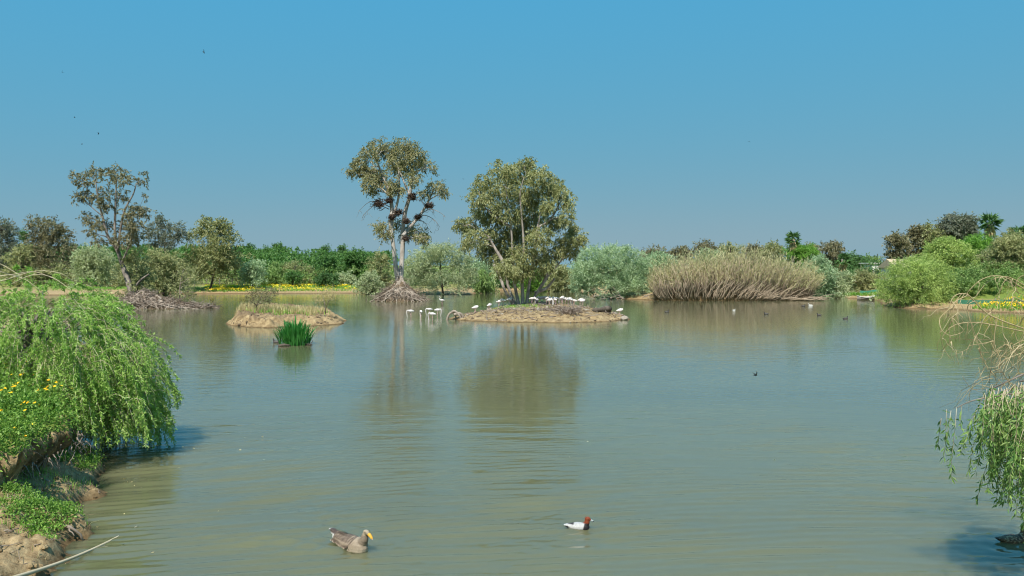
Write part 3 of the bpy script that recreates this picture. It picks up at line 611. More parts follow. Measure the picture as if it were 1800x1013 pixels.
make_tree('eucalyptus_tree', 'thin dark eucalyptus with sparse crown on the left root islet', 'tree', 93,
    [(131, 308, 7, 5), (143, 317, 7, 6), (168, 303, 14, 11), (159, 315, 11, 8), (206, 302, 16, 12), (216, 316, 12, 9), (195, 312, 8, 8), (249, 314, 9, 9), (254, 345, 5, 5), (142, 344, 10, 8), (157, 346, 9, 7), (186, 337, 12, 10), (184, 356, 13, 12),
     (213, 344, 10, 10), (240, 368, 15, 9), (258, 374, 9, 7), (225, 377, 12, 10), (237, 394, 14, 11), (222, 402, 12, 11), (148, 380, 9, 7), (163, 385, 10, 8), (172, 397, 8, 8), (189, 394, 8, 7), (160, 409, 8, 6), (226, 424, 15, 12), (240, 412, 10, 10), (172, 424, 9, 8), (205, 418, 8, 8)],
    [[(234, 540, 11), (228, 505, 10), (220, 480, 9), (213, 460, 8), (205, 437, 7), (190, 416, 5), (180, 380, 4), (173, 352, 3), (169, 325, 2), (165, 308, 1)], [(205, 437, 5), (202, 403, 4.5), (203, 365, 4), (204, 330, 2.5), (206, 308, 1.5)],
     [(207, 442, 5), (212, 403, 4), (220, 368, 3.5), (234, 342, 2.5), (240, 322, 1.5)], [(214, 462, 4), (228, 430, 3), (238, 400, 2)], [(232, 515, 5), (245, 495, 4), (262, 482, 2.5)], [(173, 352, 2), (156, 335, 1.5), (142, 320, 1)], [(180, 380, 2), (162, 365, 1.5), (146, 348, 1)],
     [(186, 405, 2), (170, 388, 1.5), (152, 380, 1)], [(222, 362, 2), (245, 366, 1.5), (258, 372, 1)]],
    M['euc_dark'], M['bark_grey'], 103, 620, 12, .6, .34, .07, .35, .25, 0, lw=.05, under=1)
# nests in the tallest tree
for px, py, r, lab in ((724, 346, 9, 'round black nest high in the tallest tree, uppermost on right trunk'), (700, 374, 9, 'dark nest in the central fork of the tallest tree'), (688, 382, 7, 'small dark nest against the left trunk, below the central nest'),
                       (666, 359, 11, 'wide brown nest on the left dead bough of tallest tree'), (755, 362, 8, 'brown stick nest on the far right bough of the tallest tree'), (714, 389, 7, 'flat brown nest low between the two pale trunks'),
                       (735, 382, 7, 'reddish nest on the rising right bough, inside the farthest nest'), (713, 420, 7, 'lowest shaggy nest, hanging by the right pale trunk'), (684, 353, 7, 'dark nest behind the left trunk beside the wide brown nest')):
    rng = np.random.default_rng(px); D = 111.4; c = W(px, py, D); s = r*D/F*.95; g = Geo(); g.ball(c, (s*.6, s*.6, s*.4), 12, 8)
    for i in range(150):
        d = unit(rng.normal(size=3)*[1, 1, .55]); q = c+rng.normal(size=3)*np.array([s, s, s*.75])*.42; l = rng.uniform(.4, 1.0)*s*1.3
        g.tube(limb(rng, q-d*l/2, q+d*l/2, 3, .08), [.035, .035, .02], 4)
    single('nest', g, M['nest'], c-[0, 0, s], lab, 'nest', 'stick nests in the tallest tree')

# ------------------------------------------------------------------ other trees and bushes
def auto_ells(rng, cx, top, bot, wd, n, squash=.9):
    h = bot-top; res = [(cx, (top+bot)/2, wd*.34, h*.38), (cx-wd*.2, bot-h*.2, wd*.24, h*.2), (cx+wd*.2, bot-h*.2, wd*.24, h*.2)]
    for i in range(n):
        a = rng.uniform(0, 6.28); q = rng.uniform(.45, 1); rx = wd*rng.uniform(.14, .22); ry = min(rx*squash, h*.3)
        x = cx+math.cos(a)*q*(wd/2-rx); y = (top+bot)/2-math.sin(a)*q*(h/2-ry); res.append((x, y, rx, ry))
    return res
def bg_tree(name, label, cx, top, bot, wd, D, mat, seed, twigs=300, n=11, bark='bark_dark', tw=5, L=None, droop=.2, group=None, ells=None, cat='tree', shell=.5, per=13, sub=3, tlen=None, Wd=None):
    rng = np.random.default_rng(seed); s = D/F; x = (cx-900)*s; gz = float(hgt(x, D)); gy = HY+(CH-gz)/s
    if cat == 'bush' and not ells: bot = max(bot, gy+1)
    e = ells or auto_ells(rng, cx, top, bot, wd, n); L = L or max(.22, 4.2*s)
    tr = [[(cx, gy, tw), (cx+rng.normal(0, wd*.04), (gy+bot)/2, tw*.8), (cx+rng.normal(0, wd*.06), (top+bot)/2, tw*.5), (cx, top+(bot-top)*.2, tw*.2)]]
    return make_tree(name, label, cat, D, e, tr, M[mat], M[bark], seed, int(twigs*1.1), per, tlen or L*2.2, L, Wd or L*.2, droop, shell, sub, None, group, (x, D, gz), True, .06, .7)
T = bg_tree
# left
T('grey_tree', 'grey-green tree cut by the left picture edge', 2, 374, 490, 62, 172, 'euc_grey', 201, 420, 12)
T('dark_tree', 'dense dark brown-green tree standing left of the sparse eucalyptus', 86, 380, 492, 78, 165, 'euc_dark', 202, 800, 14, ells=[(68, 402, 14, 18), (92, 402, 14, 16), (112, 412, 10, 14), (75, 432, 26, 26), (100, 436, 28, 28), (90, 466, 40, 26), (58, 460, 18, 26)])
T('scrub_bush', 'olive scrub bush between the two dark left trees', 36, 424, 492, 52, 160, 'tam_olive', 203, 340, 8, cat='bush')
T('olive_tree', 'pale olive bushy tree behind the sparse eucalyptus trunk', 170, 428, 499, 90, 150, 'tam_grey', 204, 800, 14, L=.42, cat='bush')
T('olive_tree', 'tall rounded olive-brown tree at the right of the root islet', 372, 386, 500, 92, 146, 'euc', 205, 1000, 14, ells=[(365, 400, 16, 14), (385, 404, 18, 16), (355, 425, 24, 24), (392, 428, 24, 26), (372, 455, 42, 28), (340, 470, 22, 22), (402, 465, 16, 26)])
T('slender_tree', 'slender feathery tree right of the sparse eucalyptus', 290, 388, 470, 70, 140, 'euc_grey', 206, 260, 9, ells=[(278, 392, 13, 9), (272, 410, 13, 10), (296, 403, 10, 8), (312, 400, 8, 6), (320, 414, 9, 8), (300, 424, 14, 10), (284, 432, 16, 10)], tw=3)
T('tamarisk', 'olive tamarisk thicket filling the gap behind root islet', 285, 438, 503, 110, 132, 'tam_olive', 207, 1100, 16, cat='bush', L=.42)
T('dry_shrub', 'half-bare grey shrub growing from the left root islet', 322, 455, 532, 60, 92.5, 'tam_olive', 208, 130, 14, bark='root', tw=4, L=.24, cat='bush')
T('dark_shrub', 'dark shrub at the foot of the sparse eucalyptus', 238, 432, 528, 60, 94.5, 'euc', 209, 330, 10, L=.34, cat='bush')
# far middle left
T('grey_tree', 'small silvery tree with dark trunk above the yellow flowers', 444, 456, 500, 50, 150, 'silver', 211, 300, 9, L=.42)
T('stone_pine', 'small round pine with visible dark trunk behind the flowers', 516, 477, 494, 26, 152, 'pine', 212, 160, 5, L=.4)
T('round_bush', 'clipped dark green bush right of the small round pine', 574, 480, 502, 44, 153, 'dgreen', 213, 320, 7, L=.4, cat='bush')
T('stone_pine', 'deep green pine crown behind the clipped bush', 572, 447, 485, 52, 178, 'pine', 214, 420, 9, L=.55)
T('stone_pine', 'large deep green pine left of the tallest tree', 628, 438, 492, 66, 170, 'pine', 215, 620, 11, L=.55)
T('scrub_bush', 'olive brown scrub behind the small round pine', 520, 458, 500, 70, 172, 'tam_olive', 216, 330, 9, cat='bush')
T('scrub_bush', 'green scrub right of the silvery tree', 480, 462, 502, 46, 168, 'mgreen', 217, 240, 8, cat='bush')
T('scrub_bush', 'low pale scrub beside the clipped dark bush', 606, 482, 503, 40, 160, 'tam_grey', 218, 200, 7, cat='bush')
T('silver_bush', 'grey-green willow bush at the left of tallest tree mound', 650, 477, 517, 56, 139, 'tam_grey', 219, 420, 9, L=.36, cat='bush')
T('olive_tree', 'olive bush seen behind the pale twin trunks', 668, 440, 508, 56, 144, 'tam_olive', 220, 420, 10, L=.4, cat='bush')
T('tamarisk', 'large rounded grey-green tamarisk overhanging the water, mid picture', 776, 430, 520, 122, 134, 'tam_grey', 221, 2100, 16, L=.36, cat='bush', Wd=.05,
  ells=[(760, 445, 30, 15), (788, 446, 28, 15), (742, 465, 28, 24), (778, 470, 40, 28), (810, 468, 22, 24), (745, 492, 32, 22), (785, 496, 38, 20), (818, 492, 19, 22), (722, 478, 18, 24)])
T('willow_tree', 'light green weeping willow between the tamarisk and island tree', 852, 468, 514, 40, 146, 'mgreen', 222, 420, 8, L=.4, droop=.9)
T('silver_bush', 'pale blue-green bush behind the light green willow', 838, 446, 506, 50, 158, 'silver', 223, 330, 8, cat='bush')
T('bright_bush', 'vivid green bush seen through the island tree stems', 938, 478, 510, 42, 158, 'bgreen', 224, 300, 8, cat='bush')
T('olive_tree', 'dull olive bush at the right of the island tree stems', 985, 466, 510, 56, 156, 'tam_olive', 225, 420, 9, cat='bush')
T('scrub_bush', 'dark scrub behind the island tree, left of stems', 895, 478, 508, 40, 164, 'dgreen', 226, 240, 7, cat='bush')
T('silver_bush', 'broad silver willow leaning over the bank left of the reeds', 1062, 437, 526, 140, 121, 'silver', 227, 2200, 16, L=.4, cat='bush', Wd=.05, droop=-.1,
  ells=[(1045, 458, 30, 20), (1085, 452, 40, 16), (1070, 478, 44, 24), (1030, 488, 28, 28), (1110, 475, 28, 26), (1070, 505, 50, 20), (1110, 505, 28, 18), (1022, 505, 18, 16)])
T('silver_bush', 'grey-green willow rising behind the left end of the reeds', 1160, 438, 520, 96, 126, 'silver', 231, 800, 11, L=.38, cat='bush')
T('silver_bush', 'pale olive willow top behind the middle of the reeds', 1250, 434, 520, 110, 128, 'tam_grey', 232, 800, 11, L=.38, cat='bush')
T('silver_bush', 'grey-green bush at the right end of the reeds', 1440, 446, 522, 58, 119, 'silver', 228, 700, 11, L=.36, cat='bush')
T('olive_tree', 'grey-olive bush between the reeds and the inlet', 1462, 472, 522, 52, 121, 'tam_grey', 229, 480, 9, L=.36, cat='bush')
T('bright_bush', 'vivid green treetop at the foot of the left palm', 1405, 428, 470, 66, 168, 'bgreen', 230, 420, 9)
for i, (cx, tp, bt, wd, D, m_, lab) in enumerate([(1150, 434, 475, 40, 205, 'euc_dark', 'low dark tree behind left end of the reeds'), (1196, 430, 475, 36, 210, 'euc_dark', 'second dark treetop above the reeds from the left'),
        (1238, 422, 475, 36, 212, 'euc_dark', 'pointed dark treetop above the middle of the reeds'), (1284, 425, 475, 40, 205, 'euc', 'brownish treetop above the reeds, right of the pointed one'),
        (1326, 427, 475, 38, 208, 'euc_dark', 'dark treetop above the reeds, third left of palm'), (1360, 424, 475, 34, 200, 'euc', 'rust-brown treetop just left of the small palm'),
        (1455, 423, 480, 44, 190, 'euc_dark', 'rounded dark tree right of the vivid green treetop'), (1425, 428, 475, 30, 195, 'euc', 'brown treetop between the small palm and rounded tree'),
        (1508, 448, 482, 60, 185, 'dgreen', 'low green tree left of the white-roofed house'), (1530, 450, 478, 26, 195, 'mgreen', 'small pale green tree next to the white-roofed house')]):
    T('distant_tree', lab, cx, tp, bt, wd*1.5, D, m_, 240+i, 340, 11, L=.55, shell=.35)
for i, (cx, tp, bt, wd, lab) in enumerate([(1478, 478, 521, 50, 'grey-brown scrub at the head of the little inlet'), (1515, 476, 519, 50, 'pale dry scrub behind the moored rowing boat'), (1542, 478, 518, 40, 'dry scrub between the boat and green tamarisk')]):
    T('scrub_bush', lab, cx, tp, bt, wd, 126+i, ('tam_grey', 'tam_olive', 'tam_olive')[i], 255+i, 360, 8, L=.36, cat='bush', bark='root')
# right
T('tamarisk', 'bright green tamarisk bush overhanging the water at right', 1612, 452, 543, 136, 93, 'tamg', 261, 2200, 16, L=.27, cat='bush', Wd=.035,
  ells=[(1600, 478, 36, 22), (1632, 480, 36, 22), (1580, 500, 32, 24), (1615, 505, 44, 28), (1650, 505, 28, 28), (1575, 522, 28, 17), (1610, 526, 44, 15), (1652, 527, 26, 14), (1612, 463, 20, 10)])
T('tamarisk', 'pale feathery tamarisk tree above the bright green bush', 1672, 420, 500, 84, 104, 'tamg', 262, 900, 12, L=.3, bark='bark_dark', ells=[(1660, 440, 28, 16), (1688, 446, 24, 16), (1645, 462, 24, 16), (1680, 470, 34, 18), (1668, 428, 16, 8)])
T('scrub_bush', 'pale olive bush left of the tan roof', 1580, 458, 500, 36, 112, 'tamg', 268, 300, 8, cat='bush', L=.32)
T('tamarisk', 'olive feathery tree at the right edge below the palms', 1778, 398, 500, 90, 100, 'tam_olive', 263, 1100, 13, L=.3)
T('bright_bush', 'vivid green bush below the tall right palm', 1722, 412, 452, 66, 122, 'bgreen', 264, 420, 9)
T('scrub_bush', 'grey-green scrub in the middle of the right slope', 1735, 440, 500, 60, 108, 'tam_olive', 265, 460, 9, cat='bush')
T('scrub_bush', 'dark green scrub low on the right slope', 1705, 478, 516, 70, 98, 'mgreen', 266, 460, 9, cat='bush', L=.28)
T('scrub_bush', 'dark thicket behind the green netting at right', 1775, 478, 518, 60, 96, 'mgreen', 267, 360, 9, cat='bush', L=.28)
for i, (cx, tp, bt, wd, D, m_, lab) in enumerate([(1577, 405, 468, 36, 150, 'euc_dark', 'narrow dark tree at the left end of right hilltop trees'), (1615, 394, 466, 46, 152, 'euc_dark', 'dark rounded tree second from left on the right hilltop'),
        (1640, 393, 450, 44, 150, 'euc', 'brownish rounded tree in the middle of the right hilltop'), (1668, 376, 440, 44, 150, 'euc_grey', 'grey-green open tree rising above the right hilltop'),
        (1698, 372, 435, 30, 148, 'euc_grey', 'tall narrow grey tree left of the right palm')]):
    T('hilltop_tree', lab, cx, tp, bt, wd, D, m_, 270+i, 480, 10, L=.5)

def undergrowth(label, pxr, Dr, hr, n, mat, seed, L, twigs=26):
    L = L*1.18
    rng = np.random.default_rng(seed); g = Geo(); c = []
    for i in range(n):
        D = rng.uniform(*Dr); px = rng.uniform(*pxr); x = (px-900)/F*D; gz = float(hgt(x, D))
        if gz < .3: continue
        h = rng.uniform(*hr); q = np.array([x, D, gz+h*.45]); c.append([x, D, gz]); r = np.array([h*rng.uniform(.6, 1.2), h*.7, h*.55])
        ells = [(q, r)]+sub_ells([(q, r)], 4, rng); V, Q = crown(rng, ells, twigs, 11, L*2, L, L*.19, .15, .5); g.add(V, Q)
    single('undergrowth', g, M[mat], np.array(c).min(0), label, 'undergrowth', kind='stuff', smooth=False)
undergrowth('olive undergrowth filling the far left bank below the trees', (0, 330), (158, 172), (1.8, 4.5), 60, 'tam_olive', 281, .5)
undergrowth('brownish thicket behind the far left trees', (0, 440), (172, 188), (3, 6.5), 46, 'euc', 286, .5, 42)
undergrowth('dark thicket along the skyline behind the reeds', (1100, 1560), (195, 215), (4, 7.5), 50, 'euc_dark', 287, .55, 42)
undergrowth('mixed green undergrowth at the foot of the pine hill', (400, 700), (164, 190), (1.6, 4.0), 60, 'mgreen', 282, .5)
undergrowth('grey-green undergrowth behind the island tree', (700, 1060), (165, 185), (1.8, 4.2), 50, 'tam_grey', 283, .5)
undergrowth('dark undergrowth filling the bank behind the reeds', (1100, 1560), (135, 190), (2, 5.2), 90, 'dgreen', 284, .5)
undergrowth('dark green undergrowth behind the green netting', (1665, 1850), (91.5, 102), (1.3, 2.8), 60, 'mgreen', 288, .3)
undergrowth('olive undergrowth covering the right slope', (1570, 1840), (100, 135), (1.5, 3.2), 110, 'tam_grey', 285, .36)

# stone pines on the far hill: one wooded mass, and single pines along its skyline
rng = np.random.default_rng(300); g = Geo(); gt = Geo()
for row, (D, n) in enumerate(((200, 20), (222, 22), (245, 26), (270, 28), (300, 30), (335, 32))):
    for i in range(n):
        px = -20+(690+20)*(i+rng.uniform(.2, .8))/n
        if row == 0 and px > 560: continue
        x = (px-900)/F*D; y = D+rng.uniform(-12, 12); gz = float(hgt(x, y)); h = rng.uniform(4.2, 6.2); wd = rng.uniform(4.5, 7.0)
        ells = [(np.array([x, y, gz+h*.72]), np.array([wd*.85, wd*.8, h*.32]))]+[(np.array([x+rng.normal(0, wd*.3), y+rng.normal(0, wd*.3), gz+h*rng.uniform(.7, .92)]), np.array([wd*.4, wd*.4, h*.16])) for _ in range(5)]
        V, Q = crown(rng, ells, 50, 11, .8, .72, .18, 0, .6, under=.15); g.add(V, Q); gt.tube(np.array([[x, y, gz-.3], [x, y, gz+h*.7]]), [.25, .18], 5)
pw = single('pine_wood', g, M['pine'], (-60, 200, 0), 'dense wood of green stone pines covering the far hill', 'pine wood', kind='stuff', smooth=False)
part('trunks', gt, M['bark_dark'], pw, kind='stuff')
for i, (cx, tp, wd, lab) in enumerate([(42, 407, 9, 'tiny lone pine on the skyline left of dark tree'), (437, 432, 15, 'umbrella pine on the skyline just right of the olive tree'), (488, 430, 17, 'umbrella pine on the skyline above the yellow flowers'),
                                    (571, 434, 13, 'small skyline pine above the clipped bush'), (601, 434, 11, 'pointed skyline tree left of the large deep green pine'), (470, 437, 10, 'low skyline pine between two umbrella pines')]):
    T('skyline_pine', lab, cx, tp, tp+11, wd, 345, 'dgreen', 310+i, 70, 5, L=.9, tw=1.6, group='lone pines along the hill skyline')

# ------------------------------------------------------------------ palms
def palm(label, px, top, crown_c, D, span, seed):
    rng = np.random.default_rng(seed); s = D/F; x = (px-900)*s; gz = float(hgt(x, D)); c = W(px, crown_c, D)
    th = thing('fan_palm', label, 'palm', (x, D, gz)); g = Geo()
    zz = np.linspace(gz-.3, c[2], 9); g.tube(np.stack([np.full(9, x), np.full(9, D), zz], 1), np.linspace(.42, .34, 9), 10); part('trunk', g, M['bark_grey'], th)
    g = Geo()
    for i in range(60):
        a = rng.uniform(0, 6.3); q = c+np.array([math.cos(a)*.35, math.sin(a)*.35, -rng.uniform(.2, 2.0)]); d = np.array([math.cos(a)*.5, math.sin(a)*.5, -1.])
        V, Q = leaf_quads(rng, q[None], unit(d[None]), 1.3, .12); g.add(V, Q)
    part('dead_skirt', g, M['dry'], th, False, 'stuff')
    R = span*s/2
    for i in range(30):
        a = rng.uniform(0, 6.28); el = math.radians(rng.uniform(-35, 75)); d = np.array([math.cos(a)*math.cos(el), math.sin(a)*math.cos(el), math.sin(el)])
        L = R*rng.uniform(.85, 1.1); stalk = L*.5; P = np.array([c+d*stalk*t_+np.array([0, 0, -.12*L*t_*t_]) for t_ in np.linspace(0, 1, 4)]); g = Geo(); g.tube(P, [.05, .04, .03, .03], 4)
        tip = P[-1]; side = unit(np.cross(d, [0, 0, 1.])); upv = np.cross(side, d); n = 15; f = np.linspace(-1.75, 1.75, n)
        A = unit(d[None]*np.cos(f)[:, None]+side[None]*np.sin(f)[:, None]+upv[None]*(-.25*np.abs(f))[:, None]+np.array([0, 0, -.25]))
        V, Q = leaf_quads(rng, np.repeat(tip[None], n, 0), A, L*.58, L*.055, .03); g.add(V, Q); part('frond', g, M['dgreen'], th, False)
palm('tall fan palm standing against the sky on the right slope', 1740, 372, 391, 124, 42, 401)
palm('small distant fan palm above the right part of reeds', 1394, 405, 419, 166, 32, 402)
palm('palm with drooping tan skirt beside the rounded dark tree', 1482, 440, 456, 150, 30, 403)
palm('palm crown half hidden at the top right corner trees', 1790, 395, 408, 118, 34, 404)

# ------------------------------------------------------------------ giant reed thicket
rng = np.random.default_rng(500); c0 = G(1290, 529); th = thing('reed_thicket', 'wide tan thicket of giant reeds with pale canes fanning over the water', 'reeds', (c0[0], c0[1]+1.5, .1))
def cane_mesh():
    g = Geo(); P = np.array([[0, 0, 0], [.03, 0, .25], [.09, 0, .5], [.2, 0, .75], [.36, 0, 1.]]); g.tube(P, [.020, .018, .014, .010, .004], 5); return g
protos = []
for v in range(4):
    me = cane_mesh().mesh('cane', M['reed_st']); protos.append(me)
Dc = c0[1]+1.2
for i in range(300):
    u = rng.random(); px = 1160+265*u; x = (px-900)/F*Dc; lean = (u-.36)*2.2+rng.normal(0, .25); tilt = np.clip(abs(lean), 0, 1.25)*.95
    az = 0 if lean > 0 else math.pi
    o = bpy.data.objects.new('cane', protos[i % 4]); C.objects.link(o); o.parent = th
    o.location = (x-c0[0], rng.uniform(-1.6, .4), -.05); h = rng.uniform(1.9, 3.6)
    o.rotation_euler = (rng.uniform(.1, .6), tilt*(1 if lean > 0 else -1), az+rng.normal(0, .35)) if False else (rng.uniform(.05, .55), math.copysign(tilt, lean), rng.normal(0, .3))
    o.scale = (h, h, h)
g = Geo(); g2_ = Geo()
for i in range(1500):
    u = rng.random(); px = 1150+275*u; D = Dc+rng.uniform(-.5, 6); x = (px-900)/F*D; lean = (u-.42)*1.5+rng.normal(0, .18)
    topz = np.interp(px+lean*35, [1120, 1150, 1200, 1290, 1360, 1420, 1450], [3.2, 6.2, 7.6, 8.1, 7.9, 6.6, 4.2])*rng.uniform(.62, 1.0)*(1+.13*vnoise(np.array(px*.06), np.array(D*.5), 12))
    a = np.array([x, D, .1]); d = np.array([lean*.55, -rng.uniform(0, .25), 1.0]); e = a+d*topz/1.0; e[2] = topz*(1-.12*abs(lean))
    mid = (a+e)/2+np.array([-.04*lean*topz, 0, .05*topz]); P = smooth_path(np.array([a, mid, e]), 6); g.tube(P[::2], np.linspace(.035, .014, 3), 3)
    n = 9; s = rng.uniform(.35, 1, n); Pp = P[0]*(1-s)[:, None]+P[-1]*s[:, None]+np.sin(s*np.pi)[:, None]*(mid-(a+e)/2)
    A = unit(unit(e-a)*1.0+rng.normal(size=(n, 3))*.38+np.array([0, 0, .1])); V, Q = leaf_quads(rng, Pp, A, .75, .045); g2_.add(V, Q)
part('stems', g, M['reed_st'], th, kind='stuff'); part('leaves', g2_, M['reed_up'], th, False, 'stuff')
# roots and dead branches along the bank left of the reeds
g = Geo(); pr = G(1090, 527); dw = thing('bank_roots', 'bleached dead branches along the bank under the silver willow', 'dead branches', (pr[0], pr[1]+.8, .1))
for i in range(46):
    px = rng.uniform(1032, 1165); q = G(px, rng.uniform(522, 528)); q[2] = rng.uniform(.1, .7); d = np.array([rng.normal(0, 1), rng.normal(0, .5), rng.normal(.0, .25)]); e = q+unit(d)*rng.uniform(.8, 2.2); e[2] = max(.03, e[2])
    g = Geo(); g.tube(limb(rng, q, e, 5, .07), np.linspace(.07, .03, 5)*rng.uniform(.6, 1.3), 5); part('branch', g, M['root'], dw)

# ------------------------------------------------------------------ iris clump
rng = np.random.default_rng(600); c = G(518, 606); ir = thing('iris_clump', 'round clump of dark green iris blades rising from the water', 'water plant', (c[0], c[1], -.05))
ib = []
for v in range(6):
    g = Geo(); n = 6; t_ = np.linspace(0, 1, n); bend = (.05, .12, .2, .3, .1, .38)[v]; x = bend*t_**2.2; z = t_*(1-.3*bend*t_); wd = .026*np.sin(np.clip(t_*.92+.12, 0, 1)*np.pi)**.5
    V = np.concatenate([np.stack([x, -wd, z], 1), np.stack([x, wd, z], 1)]); i = np.arange(n-1); g.add(V, np.stack([i, i+n, i+n+1, i+1], 1)); ib.append(g.mesh('blade', M['iris']))
for i in range(300):
    r = 1.05*math.sqrt(rng.random()); a = rng.uniform(0, 6.28); o = bpy.data.objects.new('blade', ib[rng.integers(6)]); C.objects.link(o); o.parent = ir
    o.location = (r*math.cos(a)*.9, r*math.sin(a)*.8, 0); h = rng.uniform(1.5, 2.1)*(1-.34*r*r); o.scale = (h, h*1.15, h); o.rotation_euler = (rng.normal(0, .05), .24*r+rng.normal(0, .07), a+rng.normal(0, .5))
g = Geo(); a = G(492, 609); g.tube(np.array([a+[-.1, .0, .03], a+[.25, .05, .08], a+[.6, .2, .02]]), [.08, .1, .06], 7); a2 = G(545, 607)
single('floating_log', g, M['bark_dark'], a, 'short dark log floating at the left foot of iris clump', 'log')
g = Geo(); g.tube(limb(rng, a2+[-.3, .1, .02], a2+[.15, 0, .05], 5, .06), np.linspace(.07, .03, 5), 6); g.tube(limb(rng, a2+[.05, 0, .03], a2+[.14, 0, .32], 4, .06), np.linspace(.035, .012, 4), 5)
single('floating_branch', g, M['bark_dark'], a2, 'dark forked stick in water right of the iris clump', 'stick')

# small bare scrub on the mud islet
sb = make_tree('dry_shrub', 'leafless brown shrub at the left end of mud islet', 'bush', 67, [(447, 520, 11, 10), (456, 514, 12, 9), (466, 522, 12, 10), (440, 530, 9, 8), (476, 516, 12, 9), (488, 512, 10, 7), (455, 530, 12, 7), (475, 530, 10, 6)],
    [[(450, 538, 2.2), (446, 528, 1.5), (443, 518, .8)], [(450, 538, 2), (457, 526, 1.4), (464, 512, .7)], [(450, 538, 2), (466, 526, 1.2), (482, 510, .6)]], M['euc_dark'], M['twig'], 610, 330, 7, .35, .15, .022, .1, .2, base=None, lw=.03)
make_tree('dry_shrub', 'pale wispy shrub at the right end of mud islet', 'bush', 66, [(570, 528, 9, 10), (580, 524, 8, 10), (560, 534, 8, 7)],
    [[(572, 545, 1.2), (570, 532, .9), (566, 518, .4)], [(572, 545, 1.2), (577, 532, .9), (586, 518, .4)]], M['dry'], M['twig'], 611, 90, 8, .45, .3, .012, -.6, .2, lw=.015, out=.2)

# ------------------------------------------------------------------ flowers, grass on the far bank
def scatter(name, label, cat, pxr, Dr, n, mat, h, wd, seed, flower=None, fh=.5, hmin=.25, fn=0, group=None):
    rng = np.random.default_rng(seed); D = rng.uniform(Dr[0], Dr[1], n); px = rng.uniform(pxr[0], pxr[1], n); x = (px-900)/F*D
    k = vnoise(x*.35, D*.35, seed)+rng.normal(0, .5, n) > -.4; x, D = x[k], D[k]; z = hgt(x, D); k = (z > hmin); P = np.stack([x, D, z], 1)[k]
    c = np.array([P[:, 0].mean(), P[:, 1].mean(), P[:, 2].min()]); th = thing(name, label, cat, c, group, 'stuff'); g = Geo(); V, Q, T_ = blades(rng, P, h, wd); g.add(V, Q, T_); part('leaves', g, mat, th, False, 'stuff')
    if flower:
        q = P[rng.random(len(P)) < fn]; q = q+rng.normal(size=q.shape)*[.2, .2, .05]; k = vnoise(q[:, 0]*.4, q[:, 1]*.8, seed+1)+rng.normal(0, .25, len(q)) > -.1; q = q[k]; q[:, 2] += fh*rng.uniform(.6, 1.1, len(q))
        A = unit(rng.normal(size=q.shape)*[1, 1, .25]); V, Q = leaf_quads(rng, q-A*wd*3, A, wd*4.2, wd*1.7, 0); g = Geo(); g.add(V, Q); part('flowers', g, flower, th, False, 'stuff')
    return th
scatter('flower_meadow', 'strip of yellow flowers along the far left bank', 'flowers', (360, 645), (143, 156), 9000, M['grass'], .4, .05, 701, M['yellow'], .5, .3, .75)
scatter('meadow_grass', 'green grass strip behind the left root islet', 'grass', (90, 360), (141, 153), 5000, M['grass'], .3, .05, 702)
scatter('flower_patch', 'patch of orange-yellow flowers on the right shore', 'flowers', (1690, 1830), (78, 86), 5200, M['grass'], .42, .035, 703, M['orange'], .5, .15, .5)
scatter('shore_grass', 'bright green grass at the head of the inlet', 'grass', (1468, 1548), (117, 124), 2600, M['bgreen'], .45, .05, 704)
scatter('dry_grass', 'straw-coloured grass on the sandy far bank behind island', 'grass', (855, 1030), (158, 163), 1500, M['dry'], .3, .04, 705)
# ------------------------------------------------------------------ fences, houses, boat
fx0, fx1, FD = (120-900)/F*158, (430-900)/F*158, 158; fz = float(hgt((fx0+fx1)/2, FD))
fe = thing('wire_fence', 'thin wire fence with grey posts at the far left bank', 'fence', ((fx0+fx1)/2, FD, fz))
for i, x in enumerate(np.linspace(fx0, fx1, 15)):
    g = Geo(); z = float(hgt(x, FD)); g.box((x, FD, z+.8), (.11, .11, 2.0)); part('post', g, M['post'], fe, False)
for h in (.35, .75, 1.15, 1.6):
    g = Geo(); X = np.linspace(fx0, fx1, 30); g.tube(np.stack([X, np.full(30, FD-.08), hgt(X, np.full(30, FD))+h], 1), .018, 4); part('wire', g, M['post'], fe, False)
def net(label, px0, px1, D, h, n, D1=None):
    D0 = D; D1 = D1 or D; x0, x1 = (px0-900)/F*D0, (px1-900)/F*D1; X = np.linspace(x0, x1, 40); D = np.linspace(D0, D1, 40); Z = hgt(X, D); th = thing('net_fence', label, 'fence', ((x0+x1)/2, (D0+D1)/2, float(Z.min())))
    V = np.concatenate([np.stack([X, D+.05*np.sin(X*3), Z-.05], 1), np.stack([X, D+.05*np.sin(X*3+1), Z+h+.05*np.sin(X*2.2)], 1)]); i = np.arange(39)
    g = Geo(); g.add(V, np.stack([i, i+1, i+41, i+40], 1)); V2 = V+[0, .03, 0]; g.add(V2, np.stack([i+1, i, i+40, i+41], 1)); part('netting', g, M['net'], th)
    for x, d in zip(np.linspace(x0, x1, n), np.linspace(D0, D1, n)):
        g = Geo(); z = float(hgt(x, d)); g.tube(np.array([[x, d+.12, z-.2], [x, d+.12, z+h+.15]]), [.04, .04], 6); part('post', g, M['post'], th)
net('low green netting fence behind the orange-yellow flowers', 1685, 1850, 90.5, .5, 8, 80.5)
net('short green netting strip behind the moored boat', 1512, 1550, 123.5, .6, 4)
